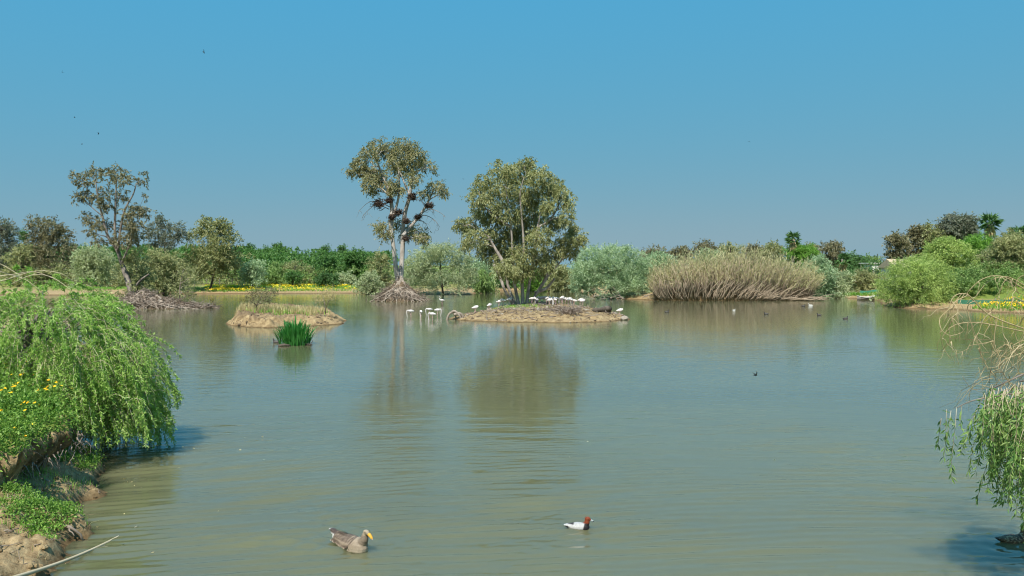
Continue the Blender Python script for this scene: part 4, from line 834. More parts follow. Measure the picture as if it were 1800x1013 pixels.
def house(label, px, D, wd, h, dep, roof, zoff=0):
    x = (px-900)/F*D; gz = float(hgt(x, D)); th = thing('house', label, 'house', (x, D, gz)); z0 = gz-.5; zt = gz+h
    g = Geo(); g.box((x, D+dep/2, (z0+zt)/2), (wd, dep, zt-z0)); part('wall', g, M['white'], th, False)
    g = Geo()
    if roof == 'flat': g.box((x, D+dep/2, zt+.12), (wd+.8, dep+.8, .24)); part('roof', g, M['white'], th, False)
    else:
        y0, y1, ym = D-.5, D+dep+.5, D+dep/2; V = [[x-wd/2-.5, y0, zt], [x+wd/2+.5, y0, zt], [x+wd/2+.5, ym, zt+1.6], [x-wd/2-.5, ym, zt+1.6], [x-wd/2-.5, y1, zt], [x+wd/2+.5, y1, zt]]
        g.add(V, [[0, 1, 2, 3], [3, 2, 5, 4], [0, 4, 5, 1]], [[0, 3, 4], [1, 5, 2]]); part('roof', g, M['roof'], th, False)
    for k in range(max(2, int(wd/2))):
        xx = x-wd/2+(k+.5)*wd/max(2, int(wd/2)); g = Geo(); g.box((xx, D-.02, gz+h*.62), (.95, .12, .85)); wdo = part('window', g, M['glass'], th, False)
        g = Geo()
        for dx, dz, sx, sz in ((-.5, 0, .07, .95), (.5, 0, .07, .95), (0, .46, 1.07, .07), (0, -.46, 1.07, .07), (0, 0, .05, .85)): g.box((xx+dx, D-.085, gz+h*.62+dz), (sx, .06, sz))
        part('frame', g, M['white'], wdo, False)
house('white flat-roofed house in the gap left of the right hill', 1549, 176, 4.4, 4.9, 6, 'flat')
house('house with long tan roof behind the bright green tamarisk', 1614, 134, 7.5, .8, 6, 'gable')
house('pale house wall glimpsed behind the far left trees', 142, 215, 6, 3.0, 5, 'gable')
# boat
bc = G(1522, 527.5); bo = thing('rowing_boat', 'small grey rowing boat moored at the inlet shore', 'boat', (bc[0], bc[1], 0)); g = Geo(); n = 13; t_ = np.linspace(-1, 1, n); hw = .62*(1-np.abs(t_)**2.6)**.7+.02; X = bc[0]+t_*1.35
rows = []
for f, z in ((.0, -.1), (.7, .0), (1., .42), (.9, .42), (.65, .12), (0, .1)): rows.append(np.concatenate([np.stack([X, bc[1]-hw*f, np.full(n, z)+.22*np.abs(t_)**2.5*(z > .3)], 1)]))
full = rows+[np.stack([r[:, 0], 2*bc[1]-r[:, 1], r[:, 2]], 1) for r in rows[-2:0:-1]]; V = np.vstack(full); k = len(full); Q = [[a*n+i, a*n+i+1, ((a+1) % k)*n+i+1, ((a+1) % k)*n+i] for a in range(k) for i in range(n-1)]
g.add(V, Q); part('hull', g, M['post'], bo)
g = Geo()
for sg in (-1, 1): g.tube(np.stack([X, bc[1]+sg*hw, .43+.22*np.abs(t_)**2.5], 1), .05, 6)
part('gunwale', g, M['white'], bo)
for dx in (-.5, .35): g = Geo(); g.box((bc[0]+dx, bc[1], .36), (.22, 1.0, .04)); part('seat', g, M['white'], bo, False)

# ------------------------------------------------------------------ near left: willow, herbs, pole
rng = np.random.default_rng(800)
wc = np.array([-12.1, 19.2, .9]); wr = np.array([2.75, 2.4, 3.4]); wb = np.array([-12.9, 19.6, float(hgt(-12.9, 19.6))])
wt_ = thing('weeping_willow', 'lush light green weeping willow spilling over the left bank', 'tree', wb); g = Geo(); limbs_ = []
g.tube(smooth_path(np.array([wb-[0, 0, .3], wb+[.1, -.1, .7], wb+[.3, -.3, 1.3], wb+[.5, -.5, 1.8]]), 10), np.linspace(.26, .13, 10), 9)
for i in range(26):
    a = rng.uniform(0, 6.28); th_ = rng.uniform(.1, .95); d = np.array([math.cos(a)*math.sin(th_), math.sin(a)*math.sin(th_), math.cos(th_)]); e = wc+d*wr*.9; P = limb(rng, wb+np.array([.5, -.5, rng.uniform(1.0, 1.7)]), e*.97+wb*.03, 6, .04, .06); g.tube(P, np.linspace(.06, .015, 6), 5)
part('trunk', g, M['bark_grey'], wt_)
def strands(rng, starts, dirs, lens, n, sag, leaf_n, L, Wd, g_st, g_lf, r0=.006, lean=.8, spread=.45):
    for a, d, l in zip(starts, dirs, lens):
        t_ = np.linspace(0, 1, n)[:, None]; P = a+d*l*(t_-.35*t_**2)+np.array([0, 0, -1.])*l*sag*t_**2
        P = P+np.cumsum(rng.normal(0, .012*l, P.shape), 0); P[:, 2] = np.maximum(P[:, 2], .03); g_st.tube(P[::2], np.linspace(r0, r0*.4, len(P[::2])), 3)
        k = int(leaf_n*l); s = rng.random(k)**.8*(n-1.01); i = s.astype(int); f = (s-i)[:, None]; q = P[i]*(1-f)+P[i+1]*f; tg = unit(P[i+1]-P[i])
        A = unit(tg*lean+rng.normal(size=(k, 3))*spread+np.array([0, 0, -.25])); V, Q = leaf_quads(rng, q, A, L, Wd, .08); g_lf.add(V, Q)
gs, gl = Geo(), Geo(); N = 1750; th_ = np.arccos(1-rng.random(N)*1.0); a = rng.uniform(0, 6.28, N); d = np.stack([np.cos(a)*np.sin(th_), np.sin(a)*np.sin(th_), np.cos(th_)], 1)
rad = np.where(rng.random(N) < .75, rng.uniform(.86, 1.02, N), rng.uniform(.5, .86, N))[:, None]; lump = (1+.15*vnoise(d[:, 0]*3+d[:, 2]*2, d[:, 1]*3, 8))[:, None]
S = wc+d*wr*rad*lump; k = (S[:, 2] > 5.3-.230*S[:, 1]) & (vnoise(d[:, 0]*5, d[:, 2]*5+d[:, 1]*3, 15)+rng.normal(0, .3, N) > -.45); S, d_, th2 = S[k], d[k], th_[k]
mer = unit(np.stack([d_[:, 0]*np.cos(th2), d_[:, 1]*np.cos(th2), -np.sin(th2)], 1)+d_*.28+rng.normal(size=S.shape)*.22)
ln = np.minimum(rng.uniform(.7, 1.7, len(S)), np.maximum(.3, (S[:, 2]-4.9+.238*S[:, 1])*rng.uniform(.5, 1.25, len(S)))); strands(rng, S, mer, ln, 7, .30, 66, .105, .0125, gs, gl, .006, .55, .65)
n_ = 330; px_ = rng.uniform(60, 255, n_); d_ = rng.uniform(18.4, 20.3, n_); S2 = np.array([W(a_, b_, c_) for a_, b_, c_ in zip(px_, rng.uniform(600, 725, n_), d_)])
strands(rng, S2, unit(np.stack([rng.normal(.35, .3, n_), rng.normal(-.1, .2, n_), -rng.uniform(.3, 1, n_)], 1)), np.minimum((S2[:, 2]-.2)*rng.uniform(.4, .95, n_), np.interp(px_, [60, 180, 255], [2, 1.6, .5])), 7, .5, 46, .10, .0115, gs, gl, .006, .5, .65)
# long light shoots sticking up and out over the crown
n_ = 60; st_ = np.stack([rng.uniform(-13.4, -9.4, n_), rng.uniform(17.3, 19.5, n_), np.zeros(n_)], 1); st_[:, 2] = wc[2]+wr[2]*np.sqrt(np.clip(1-((st_[:, 0]-wc[0])/wr[0])**2, .05, 1))-.35
dd = unit(np.stack([rng.uniform(.3, 1, n_), rng.normal(0, .3, n_), rng.uniform(.25, .8, n_)], 1)); strands(rng, st_, dd, rng.uniform(.9, 1.7, n_), 9, .75, 16, .11, .011, gs, gl, .008)
part('shoots', gs, M['cane_y'], wt_, kind='stuff'); part('foliage', gl, M['wil'], wt_, False, 'stuff')
# bare straw-coloured arching shoots above the willow
g = Geo(); bx = thing('bare_shoots', 'bare straw-coloured arching shoots above the left willow', 'branches', wb+[-.4, -1.2, 0])
for ln_ in ([(-25, 470), (15, 482), (45, 492), (70, 510)], [(-20, 500), (10, 492), (40, 482), (75, 476), (110, 482), (132, 498)], [(-20, 488), (20, 483), (60, 478), (95, 490)], [(-25, 458), (0, 464), (25, 478), (40, 488)], [(20, 500), (55, 484), (90, 487), (125, 510)]):
    g = Geo(); D = 16.3; P = smooth_path(np.array([W(x, y, D+rng.normal(0, .15)) for x, y in ln_]), 14); g.tube(P, np.linspace(.011, .004, 14), 5); part('shoot', g, M['cane_y'], bx)
# stalks trailing in the water at the foot of the willow
g = Geo(); sw = thing('trailing_stalks', 'pale stalks trailing in the water at the willow foot', 'stalks', G(170, 775))
for i in range(120):
    px = rng.uniform(85, 225); a = W(px, rng.uniform(690, 735), 19.0); e = G(px+rng.normal(18, 16), rng.uniform(758, 785)); e[1] = min(e[1], 20.5); P = limb(rng, a, e, 5, .02, .05); g.tube(P, np.linspace(.011, .005, 5), 4)
part('stalks', g, M['cane_y'], sw, kind='stuff')
# flowering herbs on top of the bank
def herbs(name, label, n, box, h, seed, mat, flower=None, nf=0, cond=None, leafL=.075, leafW=.016, per=14, cat='plants'):
    rng = np.random.default_rng(seed); x = rng.uniform(box[0], box[1], n*3); y = rng.uniform(box[2], box[3], n*3); z = hgt(x, y); k = cond(x, y, z); P = lip(np.stack([x, y, z], 1)[k][:n])
    hh = h*rng.uniform(.35, 1.1, len(P))*(1+.35*vnoise(P[:, 0]*2, P[:, 1]*2, seed)); Pp = P[:, None]+np.array([0, 0, 1.])*(rng.random((len(P), per))**.6*hh[:, None])[..., None]+rng.normal(size=(len(P), per, 3))*[.06, .06, .02]
    A = unit(rng.normal(size=(len(P), per, 3))+np.array([.1, -.25, .55])); th = thing(name, label, cat, np.array([P[:, 0].mean(), P[:, 1].mean(), P[:, 2].min()]), None, 'stuff')
    g = Geo(); V, Q = leaf_quads(rng, Pp.reshape(-1, 3), A.reshape(-1, 3), leafL, leafW); g.add(V, Q); part('leaves', g, mat, th, False, 'stuff')
    if flower:
        q = P[rng.choice(len(P), nf)]; g = Geo()
        for c in q:
            c = c+np.array([rng.normal(0, .05), rng.normal(0, .05), h*rng.uniform(.75, 1.15)]); nn = unit(np.array([rng.normal(0, .3), -.45+rng.normal(0, .2), 1.])); u = unit(np.cross(nn, [1, 0, 0])); v = np.cross(nn, u); a = np.linspace(0, 6.283, 10, endpoint=False)
            A = np.cos(a)[:, None]*u+np.sin(a)[:, None]*v+nn*.12; V, Q = leaf_quads(rng, np.repeat(c[None], 10, 0), unit(A), .04, .0095, .02); g.add(V, Q)
        part('flowers', g, flower, th, False, 'stuff')
    return th
up = lambda x, y, z: (z > .98) & (lake_sd(x, y) < 4.5)
herbs('flowering_herbs', 'orange-yellow daisies and green herbs on top of the left bank', 3200, (-14.5, -8.6, 12.5, 19), .7, 811, M['herb'], M['orange'], 230, up, .085, .019)
lowb = lambda x, y, z: (z > .22) & (z < 1.25) & (vnoise(x*1.3, y*1.3, 812)+.8*vnoise(x*4, y*4, 813) > .16)
herbs('bank_weeds', 'low green weeds scattered on the muddy left shore', 3000, (-12, -7.4, 12.6, 19.5), .15, 812, M['herb'], None, 0, lowb, .06, .015, 10)
g = Geo(); th = thing('shore_grass', 'small grass tufts on the muddy left shore', 'grass', (-8.6, 14, .2), None, 'stuff'); x = rng.uniform(-11.5, -7.6, 9000); y = rng.uniform(12, 19, 9000); z = hgt(x, y); k = (z > .15) & (z < 1.3) & (vnoise(x*1.8, y*1.8, 91) > -.1)
V, Q, T_ = blades(rng, np.stack([x, y, z], 1)[k], .13, .005); g.add(V, Q, T_); part('blades', g, M['grass'], th, False, 'stuff')
# clods and pebbles on the shore
x = rng.uniform(-11.8, -7.3, 900); y = rng.uniform(11, 19.5, 900); z = hgt(x, y); k = (z > .0) & (z < .9); cl_ = thing('shore_clods', 'crumbled soil clods and pebbles along the muddy left shore', 'clods', (-8.5, 14, .1), None, 'stuff')
stones(rng, np.stack([x, y, z], 1)[k], .035, M['mud'], cl_, 'clods')
g = Geo(); lt = thing('shore_litter', 'dead twigs and straw littering the muddy left shore', 'litter', (-8.5, 14, .1), None, 'stuff'); x = rng.uniform(-11.5, -7.5, 260); y = rng.uniform(11.5, 19, 260); z = hgt(x, y)
for q in np.stack([x, y, z], 1)[(z > .0) & (z < 1.1)]:
    d = unit(np.array([rng.normal(), rng.normal(), rng.normal()*.2])); l = rng.uniform(.08, .45); g.tube(limb(rng, q+[0, 0, .03]-d*l/2, q+[0, 0, .045]+d*l/2, 4, .09), np.linspace(.008, .003, 4)*rng.uniform(.6, 1.6), 4)
part('twigs', g, M['twig'], lt, kind='stuff'); x = rng.uniform(-11.5, -7.5, 4200); y = rng.uniform(11.5, 19, 4200); z = hgt(x, y); k = (z > .12) & (z < 1.2) & (vnoise(x*2, y*2, 93) > -.1)
g = Geo(); V, Q, T_ = blades(rng, np.stack([x, y, z], 1)[k], .10, .004, 1.3); g.add(V, Q, T_); part('straw', g, M['dry'], lt, False, 'stuff')
g = Geo(); fd = thing('floating_debris', 'dead leaf flecks and small feathers floating on the water', 'debris', (-6, 14, 0), None, 'stuff'); n_ = 150
x = np.concatenate([rng.uniform(-9, -6.5, 26)+rng.normal(0, .4, 26), rng.uniform(-8, 10, 9)]); y = np.concatenate([rng.uniform(12, 22, 26), rng.uniform(12, 40, 9)]); k = lake_sd(x, y) < -.1
P = np.stack([x, y, np.full(len(x), .012)], 1)[k]; P[:, 2] += waves(P[:, 0], P[:, 1]); a_ = rng.uniform(0, 6.3, len(P)); V, Q = leaf_quads(rng, P, np.stack([np.cos(a_), np.sin(a_), 0*a_], 1), .07, .012, .0); g.add(V, Q); part('flecks', g, M['dry'], fd, False, 'stuff')
hr_ = thing('bank_roots', 'thin roots hanging from the undercut lip of the left bank', 'roots', (-10.2, 15.8, .9))
for i in range(46):
    y = rng.uniform(14.4, 18.4); x = np.interp(y, [14.4, 16.4, 18.4], [-9.35, -9.6, -10.9])-rng.uniform(.1, .75); z = float(hgt(x, y)); a = lip(np.array([[x, y, max(z, 1.1)]]))[0]; e = a+np.array([rng.normal(.05, .12), rng.normal(0, .15), -rng.uniform(.2, .6)])
    g = Geo(); g.tube(limb(rng, a, e, 6, .07), np.linspace(.012, .004, 6)*rng.uniform(.6, 1.5), 4); part('root', g, M['twig'], hr_)
# the pole and sticks
a, b_ = G(-10, 1026, .34), G(245, 923, -.03); g = Geo(); n = 16; t_ = np.linspace(0, 1, n)[:, None]; P = a+(b_-a)*t_; P[:, 2] -= .10*np.sin(t_[:, 0]*3.1); g.tube(P, np.linspace(.036, .014, n), 8)
single('pole', g, M['cane_y'], a, 'long pale pole lying from the shore into the water', 'pole')
def stick(label, pts, r, mat='root'):
    g = Geo(); P = np.array([G(x, y, z) for x, y, z in pts]); P2 = smooth_path(P, 16)+rng.normal(0, r*.22, (16, 3)); g.tube(P2, np.linspace(r, r*.5, 16)*rng.uniform(.8, 1.25, 16), 7); a = P[len(P)//2]; g.tube(limb(rng, a, a+np.array([.18, -.12, -.12]), 4, .05), np.linspace(r*.5, r*.25, 4), 5)
    return single('stick', g, M[mat], P[0], label, 'stick')
stick('thick bleached stick jutting from the muddy shore over water', [(60, 915, .25), (90, 920, .3), (120, 926, .28), (137, 936, .16), (146, 950, .0)], .034, 'twig')
stick('short pale stick below the thick bleached one', [(62, 962, .2), (80, 966, .18), (97, 974, .03)], .025)
stick('thin pale root lying across the green weeds', [(10, 800, .75), (50, 812, .62), (85, 824, .5), (118, 842, .32)], .028)
stick('grey root hanging out of the eroded bank', [(0, 790, 1.0), (8, 800, .9), (18, 806, .85)], .04)

# ------------------------------------------------------------------ near right: bare arching branches and hanging willow
rng = np.random.default_rng(900); rb = np.array([10.6, 11.6, 0]); rb[2] = hgt(rb[0], rb[1])
rbz = thing('bare_willow', 'leafless arching straw-coloured branches reaching in from the right', 'branches', rb+[.4, .8, 0])
lines = [([(1850, 598), (1790, 588), (1730, 575), (1700, 555), (1675, 532), (1700, 517), (1660, 540), (1655, 585)], .02)]
L1 = [([(1870, 600), (1800, 578), (1745, 557), (1722, 540), (1706, 522), (1692, 516), (1676, 522), (1668, 540), (1666, 556)], .021), ([(1870, 590), (1800, 583), (1740, 570), (1700, 567), (1672, 575), (1656, 595), (1660, 615), (1672, 632)], .018),
      ([(1880, 540), (1830, 520), (1795, 505), (1770, 489), (1745, 485), (1720, 495), (1700, 515)], .02), ([(1880, 530), (1820, 512), (1780, 490), (1760, 487), (1735, 497), (1715, 522)], .016), ([(1880, 552), (1820, 538), (1795, 528), (1780, 523), (1778, 540), (1788, 560)], .018),
      ([(1880, 470), (1830, 475), (1805, 482), (1790, 490), (1785, 505)], .015), ([(1700, 520), (1680, 530), (1667, 545), (1652, 560), (1655, 580), (1670, 590), (1690, 585), (1695, 578)], .013), ([(1690, 517), (1678, 535), (1675, 560), (1678, 580)], .010),
      ([(1695, 517), (1688, 530), (1684, 550), (1686, 585)], .010), ([(1715, 530), (1705, 533), (1700, 545), (1706, 565), (1712, 590), (1722, 610)], .011), ([(1725, 543), (1742, 548), (1730, 560), (1720, 585)], .009), ([(1770, 490), (1762, 500), (1756, 520), (1753, 535)], .009),
      ([(1775, 492), (1782, 510), (1788, 530)], .010), ([(1668, 576), (1672, 600), (1680, 615), (1692, 618)], .009), ([(1755, 555), (1750, 575), (1748, 600), (1752, 618), (1758, 628)], .011), ([(1762, 560), (1763, 585), (1770, 605)], .008), ([(1800, 585), (1790, 600), (1785, 580), (1800, 555)], .009),
      ([(1708, 568), (1715, 590), (1728, 605), (1745, 598)], .008), ([(1860, 610), (1810, 598), (1785, 605), (1765, 622), (1750, 640)], .016), ([(1860, 612), (1815, 600), (1790, 612), (1772, 632), (1760, 655)], .014), ([(1860, 615), (1820, 603), (1798, 618), (1788, 640), (1795, 665)], .014),
      ([(1720, 612), (1732, 640), (1750, 662), (1775, 688)], .013), ([(1735, 640), (1725, 625), (1718, 612)], .008), ([(1692, 662), (1705, 680), (1728, 692)], .008), ([(1720, 646), (1726, 670), (1728, 690)], .008), ([(1745, 618), (1742, 635), (1755, 642)], .007)]
for pts, r in L1:
    D = 12.2+rng.normal(0, .5); n = 20; r = r*.66; dd = np.cumsum(rng.normal(0, .05, len(pts))); P = smooth_path(np.array([W(x, y, D+q) for (x, y), q in zip(pts, dd)]), n); g = Geo(); g.tube(P, np.linspace(r*.85, r*.4, n), 6); part('branch', g, M['cane_r'], rbz)
g = Geo()
for i in range(62):
    px, py = rng.uniform(1725, 1815), rng.uniform(595, 690); px = px+(690-py)*.1; D = 12.4+rng.normal(0, .7); a = W(px, py, D); an = rng.normal(-.9, .6); l = rng.uniform(.25, .8); d = np.array([-abs(math.cos(an))*rng.choice([1, 1, -.4]), rng.normal(0, .4), math.sin(an)]); g.tube(limb(rng, a, a+d*l, 5, .06, .12), np.linspace(.006, .0025, 5), 4)
for pts, r in L1[:18]:
    for k in range(5):
        q = pts[rng.integers(1, len(pts))]; a = W(q[0], q[1], 12.2); d = np.array([rng.normal(-.1, .35), rng.normal(0, .3), -rng.uniform(.4, 1.)]); l = rng.uniform(.2, .6); g.tube(limb(rng, a, a+d*l, 6, .04, .05), np.linspace(.006, .002, 6), 4)
part('twigs', g, M['cane_r'], rbz, kind='stuff')
hw_ = thing('hanging_willow', 'green willow sprays hanging into the picture from the right', 'tree', rb); g = Geo()
g.tube(smooth_path(np.array([rb-[0, 0, .3], rb+[.05, -.1, 1.2], rb+[-.1, -.2, 2.4], rb+[-.3, -.2, 3.6]]), 10), np.linspace(.22, .12, 10), 9)
DW = 11.3
for i in range(16):
    e = W(rng.uniform(1735, 1880), rng.uniform(670, 720), DW+rng.normal(0, .6)); g.tube(limb(rng, rb+np.array([-.1, -.2, rng.uniform(1.4, 3.2)]), e, 6, .05, .15), np.linspace(.05, .012, 6), 5)
g.tube(smooth_path(np.array([W(1800, 690, DW), W(1740, 698, DW), W(1705, 706, DW), W(1680, 718, DW)]), 10), np.linspace(.016, .006, 10), 5)
part('trunk', g, M['bark_grey'], hw_); gs, gl = Geo(), Geo(); S = []; Ln = []
for i in range(270):
    px = 1728+172*rng.random()**.8; py = rng.uniform(672, 700)+max(0, 1790-px)*rng.uniform(0, .5); S.append(W(px, py, DW+rng.normal(0, .55)))
    end = np.interp(px, [1720, 1735, 1750, 1765, 1785, 1800, 1900], [770, 800, 850, 870, 915, 925, 930]); Ln.append(max(.3, (end-py)/F*DW*rng.uniform(.3, 1.0)))
for px, py, l in ((1680, 718, 1.1), (1672, 722, .75), (1664, 720, .5), (1690, 712, .35), (1655, 735, .55), (1712, 730, .5), (1722, 715, .8)): S.append(W(px, py, DW)); Ln.append(l)
S = np.array(S); d = unit(np.stack([rng.normal(-.12, .22, len(S)), rng.normal(0, .25, len(S)), np.full(len(S), -.75)], 1)); strands(rng, S, d, np.array(Ln), 7, .35, 34, .115, .0125, gs, gl, .005, .7, .55)
part('shoots', gs, M['cane_y'], hw_, kind='stuff'); part('foliage', gl, M['wil2'], hw_, False, 'stuff')

# ------------------------------------------------------------------ birds
def sculpt(name, geo, voxel, colf, smooth_it=6):
    me = geo.mesh(name+'_base', []); o = bpy.data.objects.new(name+'_base', me); C.objects.link(o)
    m = o.modifiers.new('r', 'REMESH'); m.mode = 'VOXEL'; m.voxel_size = voxel; s = o.modifiers.new('s', 'SMOOTH'); s.iterations = smooth_it; s.factor = .5
    dg = bpy.context.evaluated_depsgraph_get(); r = bpy.data.meshes.new_from_object(o.evaluated_get(dg)); r.name = name; bpy.data.objects.remove(o); bpy.data.meshes.remove(me)
    n = len(r.vertices); co = np.zeros(n*3, np.float32); r.vertices.foreach_get('co', co); co = co.reshape(-1, 3); col = colf(co[:, 0], co[:, 1], co[:, 2])
    at = r.color_attributes.new('Col', 'FLOAT_COLOR', 'POINT'); at.data.foreach_set('color', np.column_stack([np.clip(col, 0, 1), np.ones(n)]).astype(np.float32).ravel())
    r.materials.clear(); r.materials.append(M['plumage']); r.polygons.foreach_set('use_smooth', np.full(len(r.polygons), True)); return r
def lerp(a, b, f): return a*(1-f[:, None])+b*f[:, None]
def col3(x, c): return np.tile(np.array(c, float), (len(x), 1))
def put(me, name, label, cat, loc, rz, s=1., group=None):
    o = bpy.data.objects.new(name, me); C.objects.link(o); o.location = [float(v) for v in loc]; o.rotation_euler = (0, 0, rz); o.scale = (s, s, s); tag(o, label, cat, group); return o
def child(name, geo, mat, par, smooth=True):
    o = bpy.data.objects.new(name, geo.mesh(name, mat, (0, 0, 0), smooth)); C.objects.link(o); o.parent = par; return o
# goose
g = Geo(); g.ball((0, 0, .075), (.31, .165, .15)); g.ball((.17, 0, .085), (.2, .145, .145)); g.ball((-.22, 0, .13), (.22, .115, .085)); g.ball((-.36, 0, .18), (.14, .07, .035)); g.ball((-.47, 0, .215), (.08, .055, .016))
g.tube(smooth_path(np.array([[.20, 0, .12], [.31, 0, .20], [.335, 0, .28], [.35, 0, .335]]), 10), np.linspace(.095, .038, 10), 12); g.ball((.372, 0, .350), (.068, .040, .043)); g.ball((.418, 0, .333), (.036, .026, .026))
def goose_col(x, y, z):
    c = col3(x, (.30, .24, .175)); c = lerp(c, col3(x, (.58, .48, .36)), ss((.11-z)/.07)); back = ss((z-.12)/.04)*ss((.19-x)/.06); c = lerp(c, col3(x, (.075, .052, .042)), back)
    bar = ((np.sin((x*1.0-z*.5)*2*np.pi/.052+np.sin(y*14)+2.2*fbm(x*22, z*22+y*9, 3, 5)) > .5)).astype(float)*ss((.22-x)/.05)*ss((x+.34)/.05); c = lerp(c, col3(x, (.38, .30, .215)), bar*ss((z-.05)/.03)*.9)
    fl = ((np.sin((x+z*.6)*2*np.pi/.045) > .2)).astype(float)*ss((.13-z)/.02)*ss((z-.02)/.02)*ss((.16-x)/.05); c = lerp(c, col3(x, (.13, .092, .07)), fl*.85)
    nk = ss((x-.22)/.05)*ss((z-.15)/.04); c = lerp(c, col3(x, (.22, .175, .13)), nk); hd = ss((x-.31)/.03)*ss((z-.29)/.03); c = lerp(c, col3(x, (.34, .28, .20)), hd)
    c = lerp(c, col3(x, (.80, .78, .74)), ss((-x-.33)/.03)*ss((.20-z)/.03)); tl = ss((-x-.40)/.02); c = lerp(c, col3(x, (.08, .06, .05)), tl*ss((z-.2)/.01)); c = lerp(c, col3(x, (.82, .80, .76)), ss((-x-.50)/.02)); return c
go = put(sculpt('greylag_goose', g, .0085, goose_col), 'goose', 'brown barred goose with orange bill swimming in the foreground', 'goose', (GOOSE[0], GOOSE[1], -.03), math.radians(-38), 1.08)
M['bill_o'] = rough_mat('orange_bill', [(.62, .30, .03), (.80, .42, .06)], 20., .4, 0); M['bill_p'] = plain('pale_bill_tip', (.75, .55, .45), .4)
g = Geo(); g.tube(smooth_path(np.array([[.43, 0, .335], [.475, 0, .309], [.515, 0, .275]]), 7), [.026, .028, .027, .025, .022, .019, .014], 9); bl = child('bill', g, M['bill_o'], go); g = Geo(); g.ball((.517, 0, .273), (.013, .012, .010), 8, 6); child('bill_tip', g, M['bill_p'], bl)
for s in (-1, 1): g = Geo(); g.ball((.392, s*.044, .365), (.008, .005, .008), 8, 6); child('eye', g, M['black'], go)
for s in (-1, 1):                                                    # folded wings: rows of overlapping feathers
    g = Geo(); rg = np.random.default_rng(4)
    for r_ in range(4):
        for k in range(9):
            u = k/8; x = .16-.40*u-.02*r_; zz = .20-.032*r_+.02*u; yy = s*(.05+.034*r_+.010*(1-u))*(1-.35*u); A = unit(np.array([-1, s*.10*(r_-1), -.25-.12*r_])); N = unit(np.array([0, s*(.35+.22*r_), 1.])); B = np.cross(A, N); q = np.array([x, yy, zz+.012])+rg.normal(0, .006, 3)*[1, .4, .2]
            L_, w_ = .085*rg.uniform(.8, 1.2), .026*rg.uniform(.85, 1.15); V = np.array([q-B*w_*.6, q+B*w_*.6, q+A*L_*.75+B*w_, q+A*L_+N*.004, q+A*L_*.75-B*w_]); g.add(V, [[0, 1, 2, 4]], [[4, 2, 3]], 0); V2 = V+N*.0015; V2[:2] = V[:2]; 
            e = np.array([q+A*L_*.74+B*w_*1.02, q+A*L_*1.06+N*.004, q+A*L_*.74-B*w_*1.02, q+A*L_*.9]); e = e+N*.003; g.add(e, [[0, 1, 2, 3]], None, 1)
    child('wing', g, [plain('dark_feathers', (.11, .078, .058)), plain('pale_feather_edges', (.46, .37, .27))], go, False)
# pochard
g = Geo(); g.ball((0, 0, .05), (.20, .105, .085)); g.ball((-.15, 0, .065), (.10, .07, .045)); g.ball((-.225, 0, .075), (.05, .045, .014)); g.ball((.12, 0, .05), (.10, .09, .085)); g.tube(smooth_path(np.array([[.12, 0, .07], [.165, 0, .13], [.17, 0, .185]]), 8), np.linspace(.07, .042, 8), 12); g.ball((.180, 0, .205), (.058, .042, .048)); g.ball((.225, 0, .192), (.03, .022, .02))
def poch_col(x, y, z):
    c = col3(x, (.46, .45, .44)); c = lerp(c, col3(x, (.27, .27, .28)), ((np.sin(x*260+np.sin(y*90)) > .2)*ss((z-.08)/.03))*.55); c = lerp(c, col3(x, (.025, .022, .022)), ss((-x-.165)/.02)*ss((.085-z)/.02)); c = lerp(c, col3(x, (.5, .49, .47)), ss((-x-.2)/.02)*ss((z-.07)/.01)); c = lerp(c, col3(x, (.04, .035, .035)), ss((-x-.06)/.03)*ss((z-.098)/.012)*ss((.075-np.abs(y))/.02))
    c = lerp(c, col3(x, (.02, .017, .018)), ss((x-.095-.25*(z-.05))/.02)); c = lerp(c, col3(x, (.20, .042, .014)), ss((z-.125)/.02)*ss((x-.08)/.02)); return c
po = put(sculpt('pochard', g, .006, poch_col), 'duck', 'red-headed duck with black breast and pale grey body swimming', 'duck', (POCH[0], POCH[1], -.02), math.radians(-10), 1.0)
M['bill_g'] = plain('grey_bill', (.40, .42, .44), .4); g = Geo(); g.tube(np.array([[.235, 0, .19], [.262, 0, .180], [.285, 0, .172]]), [.018, .016, .015], 8); bl = child('bill', g, M['bill_g'], po); g = Geo(); g.ball((.287, 0, .171), (.016, .015, .010), 8, 6); child('bill_tip', g, M['black'], bl)
for s in (-1, 1): g = Geo(); g.ball((.205, s*.037, .212), (.006, .004, .006), 8, 6); child('eye', g, M['black'], po)
# brown duck (also the far dark ducks share this shape)
def brown_col(x, y, z):
    c = col3(x, (.16, .10, .06)); sp = (vnoise(x*45, z*60+y*30, 3) > .25).astype(float); c = lerp(c, col3(x, (.45, .33, .20)), sp*.85); c = lerp(c, col3(x, (.06, .04, .03)), (vnoise(x*38+5, z*50-y*30, 6) > .35).astype(float)*ss((z-.06)/.03)); c = lerp(c, col3(x, (.50, .40, .26)), ss((.035-z)/.02)*.6); return c
g = Geo(); g.ball((0, 0, .06), (.23, .115, .095)); g.ball((-.18, 0, .085), (.11, .075, .045)); g.ball((-.27, 0, .1), (.06, .05, .014)); g.ball((.14, 0, .065), (.11, .095, .09)); g.tube(smooth_path(np.array([[.15, 0, .08], [.205, 0, .15], [.215, 0, .20]]), 8), np.linspace(.07, .038, 8), 12); g.ball((.228, 0, .222), (.06, .036, .04))
bm = sculpt('brown_duck', g, .0075, brown_col); bd = put(bm, 'duck', 'mottled brown duck below the hanging willow at right', 'duck', (MALL[0], MALL[1], -.02), math.radians(6), 1.0)
g = Geo(); g.tube(np.array([[.275, 0, .212], [.305, 0, .200], [.335, 0, .194]]), [.016, .016, .012], 8); child('bill', g, M['bill_o'], bd)
